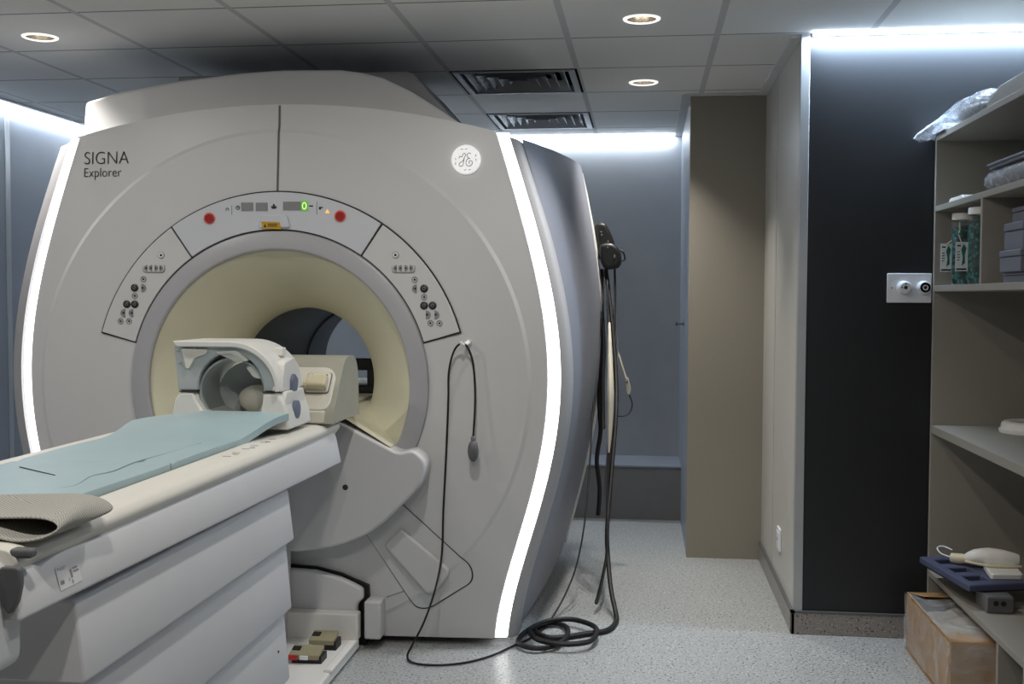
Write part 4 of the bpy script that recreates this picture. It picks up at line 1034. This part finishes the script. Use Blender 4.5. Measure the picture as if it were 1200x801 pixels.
MB().tube([(1.19,4.245,.392),(1.24,4.165,.398),(1.30,4.155,.398),(1.36,4.16,.398)], .005, n=8).build('side_seam', M['cream'], DV)

# cardboard box wrapped in plastic
BO = thing('cardboard_box', 'open brown cardboard box wrapped in clear plastic on the floor under the shelves', 'cardboard box', (1.18, 4.1, 0))
bx0, bx1, by0, by1, bh, th_ = 1.022, 1.40, 3.79, 4.42, .225, .006
w = MB().box(bx0, bx1, by0, by1, 0.001, .012).box(bx0, bx0+th_, by0, by1, .01, bh).box(bx1-th_, bx1, by0, by1, .01, bh).box(bx0+th_, bx1-th_, by0, by0+th_, .01, bh).box(bx0+th_, bx1-th_, by1-th_, by1, .01, bh)
w.build('carton', M['card'], BO, smooth=0)
MB().add([(bx0+th_,by1-.004,bh-.002),(bx1-th_,by1-.004,bh-.002),(bx1-th_,by1-.13,bh+.018),(bx0+.03,by1-.13,bh+.018)], [(0,1,2,3)]).build('flap', M['card'], BO, smooth=0)
MB().add([(bx0+th_,by0+.004,bh-.002),(bx1-th_,by0+.004,bh-.002),(bx1-th_,by0+.16,bh-.012),(bx0+.02,by0+.16,bh-.012)], [(0,1,2,3)]).build('flap', M['card'], BO, smooth=0)
cr = []
for i in range(16):
    row = []
    for j in range(12):
        u, v = i/15, j/11
        row.append((bx0+.012 + (bx1-bx0-.03)*v, by0+.12+(by1-by0-.24)*u, bh - .03 + .022*math.sin(5*u+4*v)*math.sin(7*v) + random.uniform(-.006,.006)))
    cr.append(row)
MB().grid(cr).build('packing', M['packing'], BO, smooth=20)
wrp = MB()
e_ = .006
def sheet(p00, p10, p11, p01, nu=14, nv=8, amp=.004):
    rows_ = []
    for i in range(nu+1):
        u = i/nu; row = []
        for j in range(nv+1):
            v = j/nv
            p = [(p00[k]*(1-u)+p10[k]*u)*(1-v) + (p01[k]*(1-u)+p11[k]*u)*v for k in range(3)]
            row.append([p[0]-abs(random.gauss(0, amp)), p[1]-abs(random.gauss(0, amp)), p[2]+random.gauss(0, amp*.5)+(amp*2 if v in (0,) else 0)])
        rows_.append(row)
    wrp.grid(rows_)
sheet((bx0-e_,by1,.014), (bx0-e_,by0-e_,.014), (bx0-e_,by0-e_,bh), (bx0-e_,by1,bh))
sheet((bx0-e_,by0-e_,.014), (bx1,by0-e_,.014), (bx1,by0-e_,bh+.002), (bx0-e_,by0-e_,bh+.002))
sheet((bx0-e_,by1-.06,bh+.004), (bx0-e_,by0,bh+.004), (bx1-.1,by0,bh+.014), (bx1-.1,by1-.06,bh+.014), amp=.003)
wrp.build('plastic_wrap', M['film'], BO, smooth=15)

# ------------------------------------------------------------------ camera and look
f, yw, pt, rl = 1296.0, .1196, .0404, .0037
fw = Vector((-math.sin(yw)*math.cos(pt), math.cos(yw)*math.cos(pt), -math.sin(pt)))
ri = Vector((math.cos(yw), math.sin(yw), 0)); up = ri.cross(fw)
r2 = ri*math.cos(rl) + up*math.sin(rl); u2 = up*math.cos(rl) - ri*math.sin(rl)
cam = bpy.data.cameras.new('camera'); cam.sensor_width = 36; cam.lens = f/1200*36; cam.clip_start = .05
co = bpy.data.objects.new('camera', cam); COL.objects.link(co)
mt = Matrix.Identity(4)
for i in range(3): mt[i][0] = r2[i]; mt[i][1] = u2[i]; mt[i][2] = -fw[i]
mt[0][3], mt[1][3], mt[2][3] = 0, 0, 1.366
co.matrix_world = mt
SC.camera = co
W = bpy.data.worlds.new('world'); SC.world = W; W.use_nodes = True
W.node_tree.nodes['Background'].inputs[0].default_value = (.02, .022, .025, 1)
for o in bpy.data.objects:
    if '_o' in o: del o['_o']
vs = SC.view_settings
vs.view_transform = 'Standard'; vs.look = 'None'; vs.gamma = 1.0; vs.use_curve_mapping = False
vs.exposure = -0.12
SC.cycles.use_denoising = True
SC.cycles.max_bounces = 8
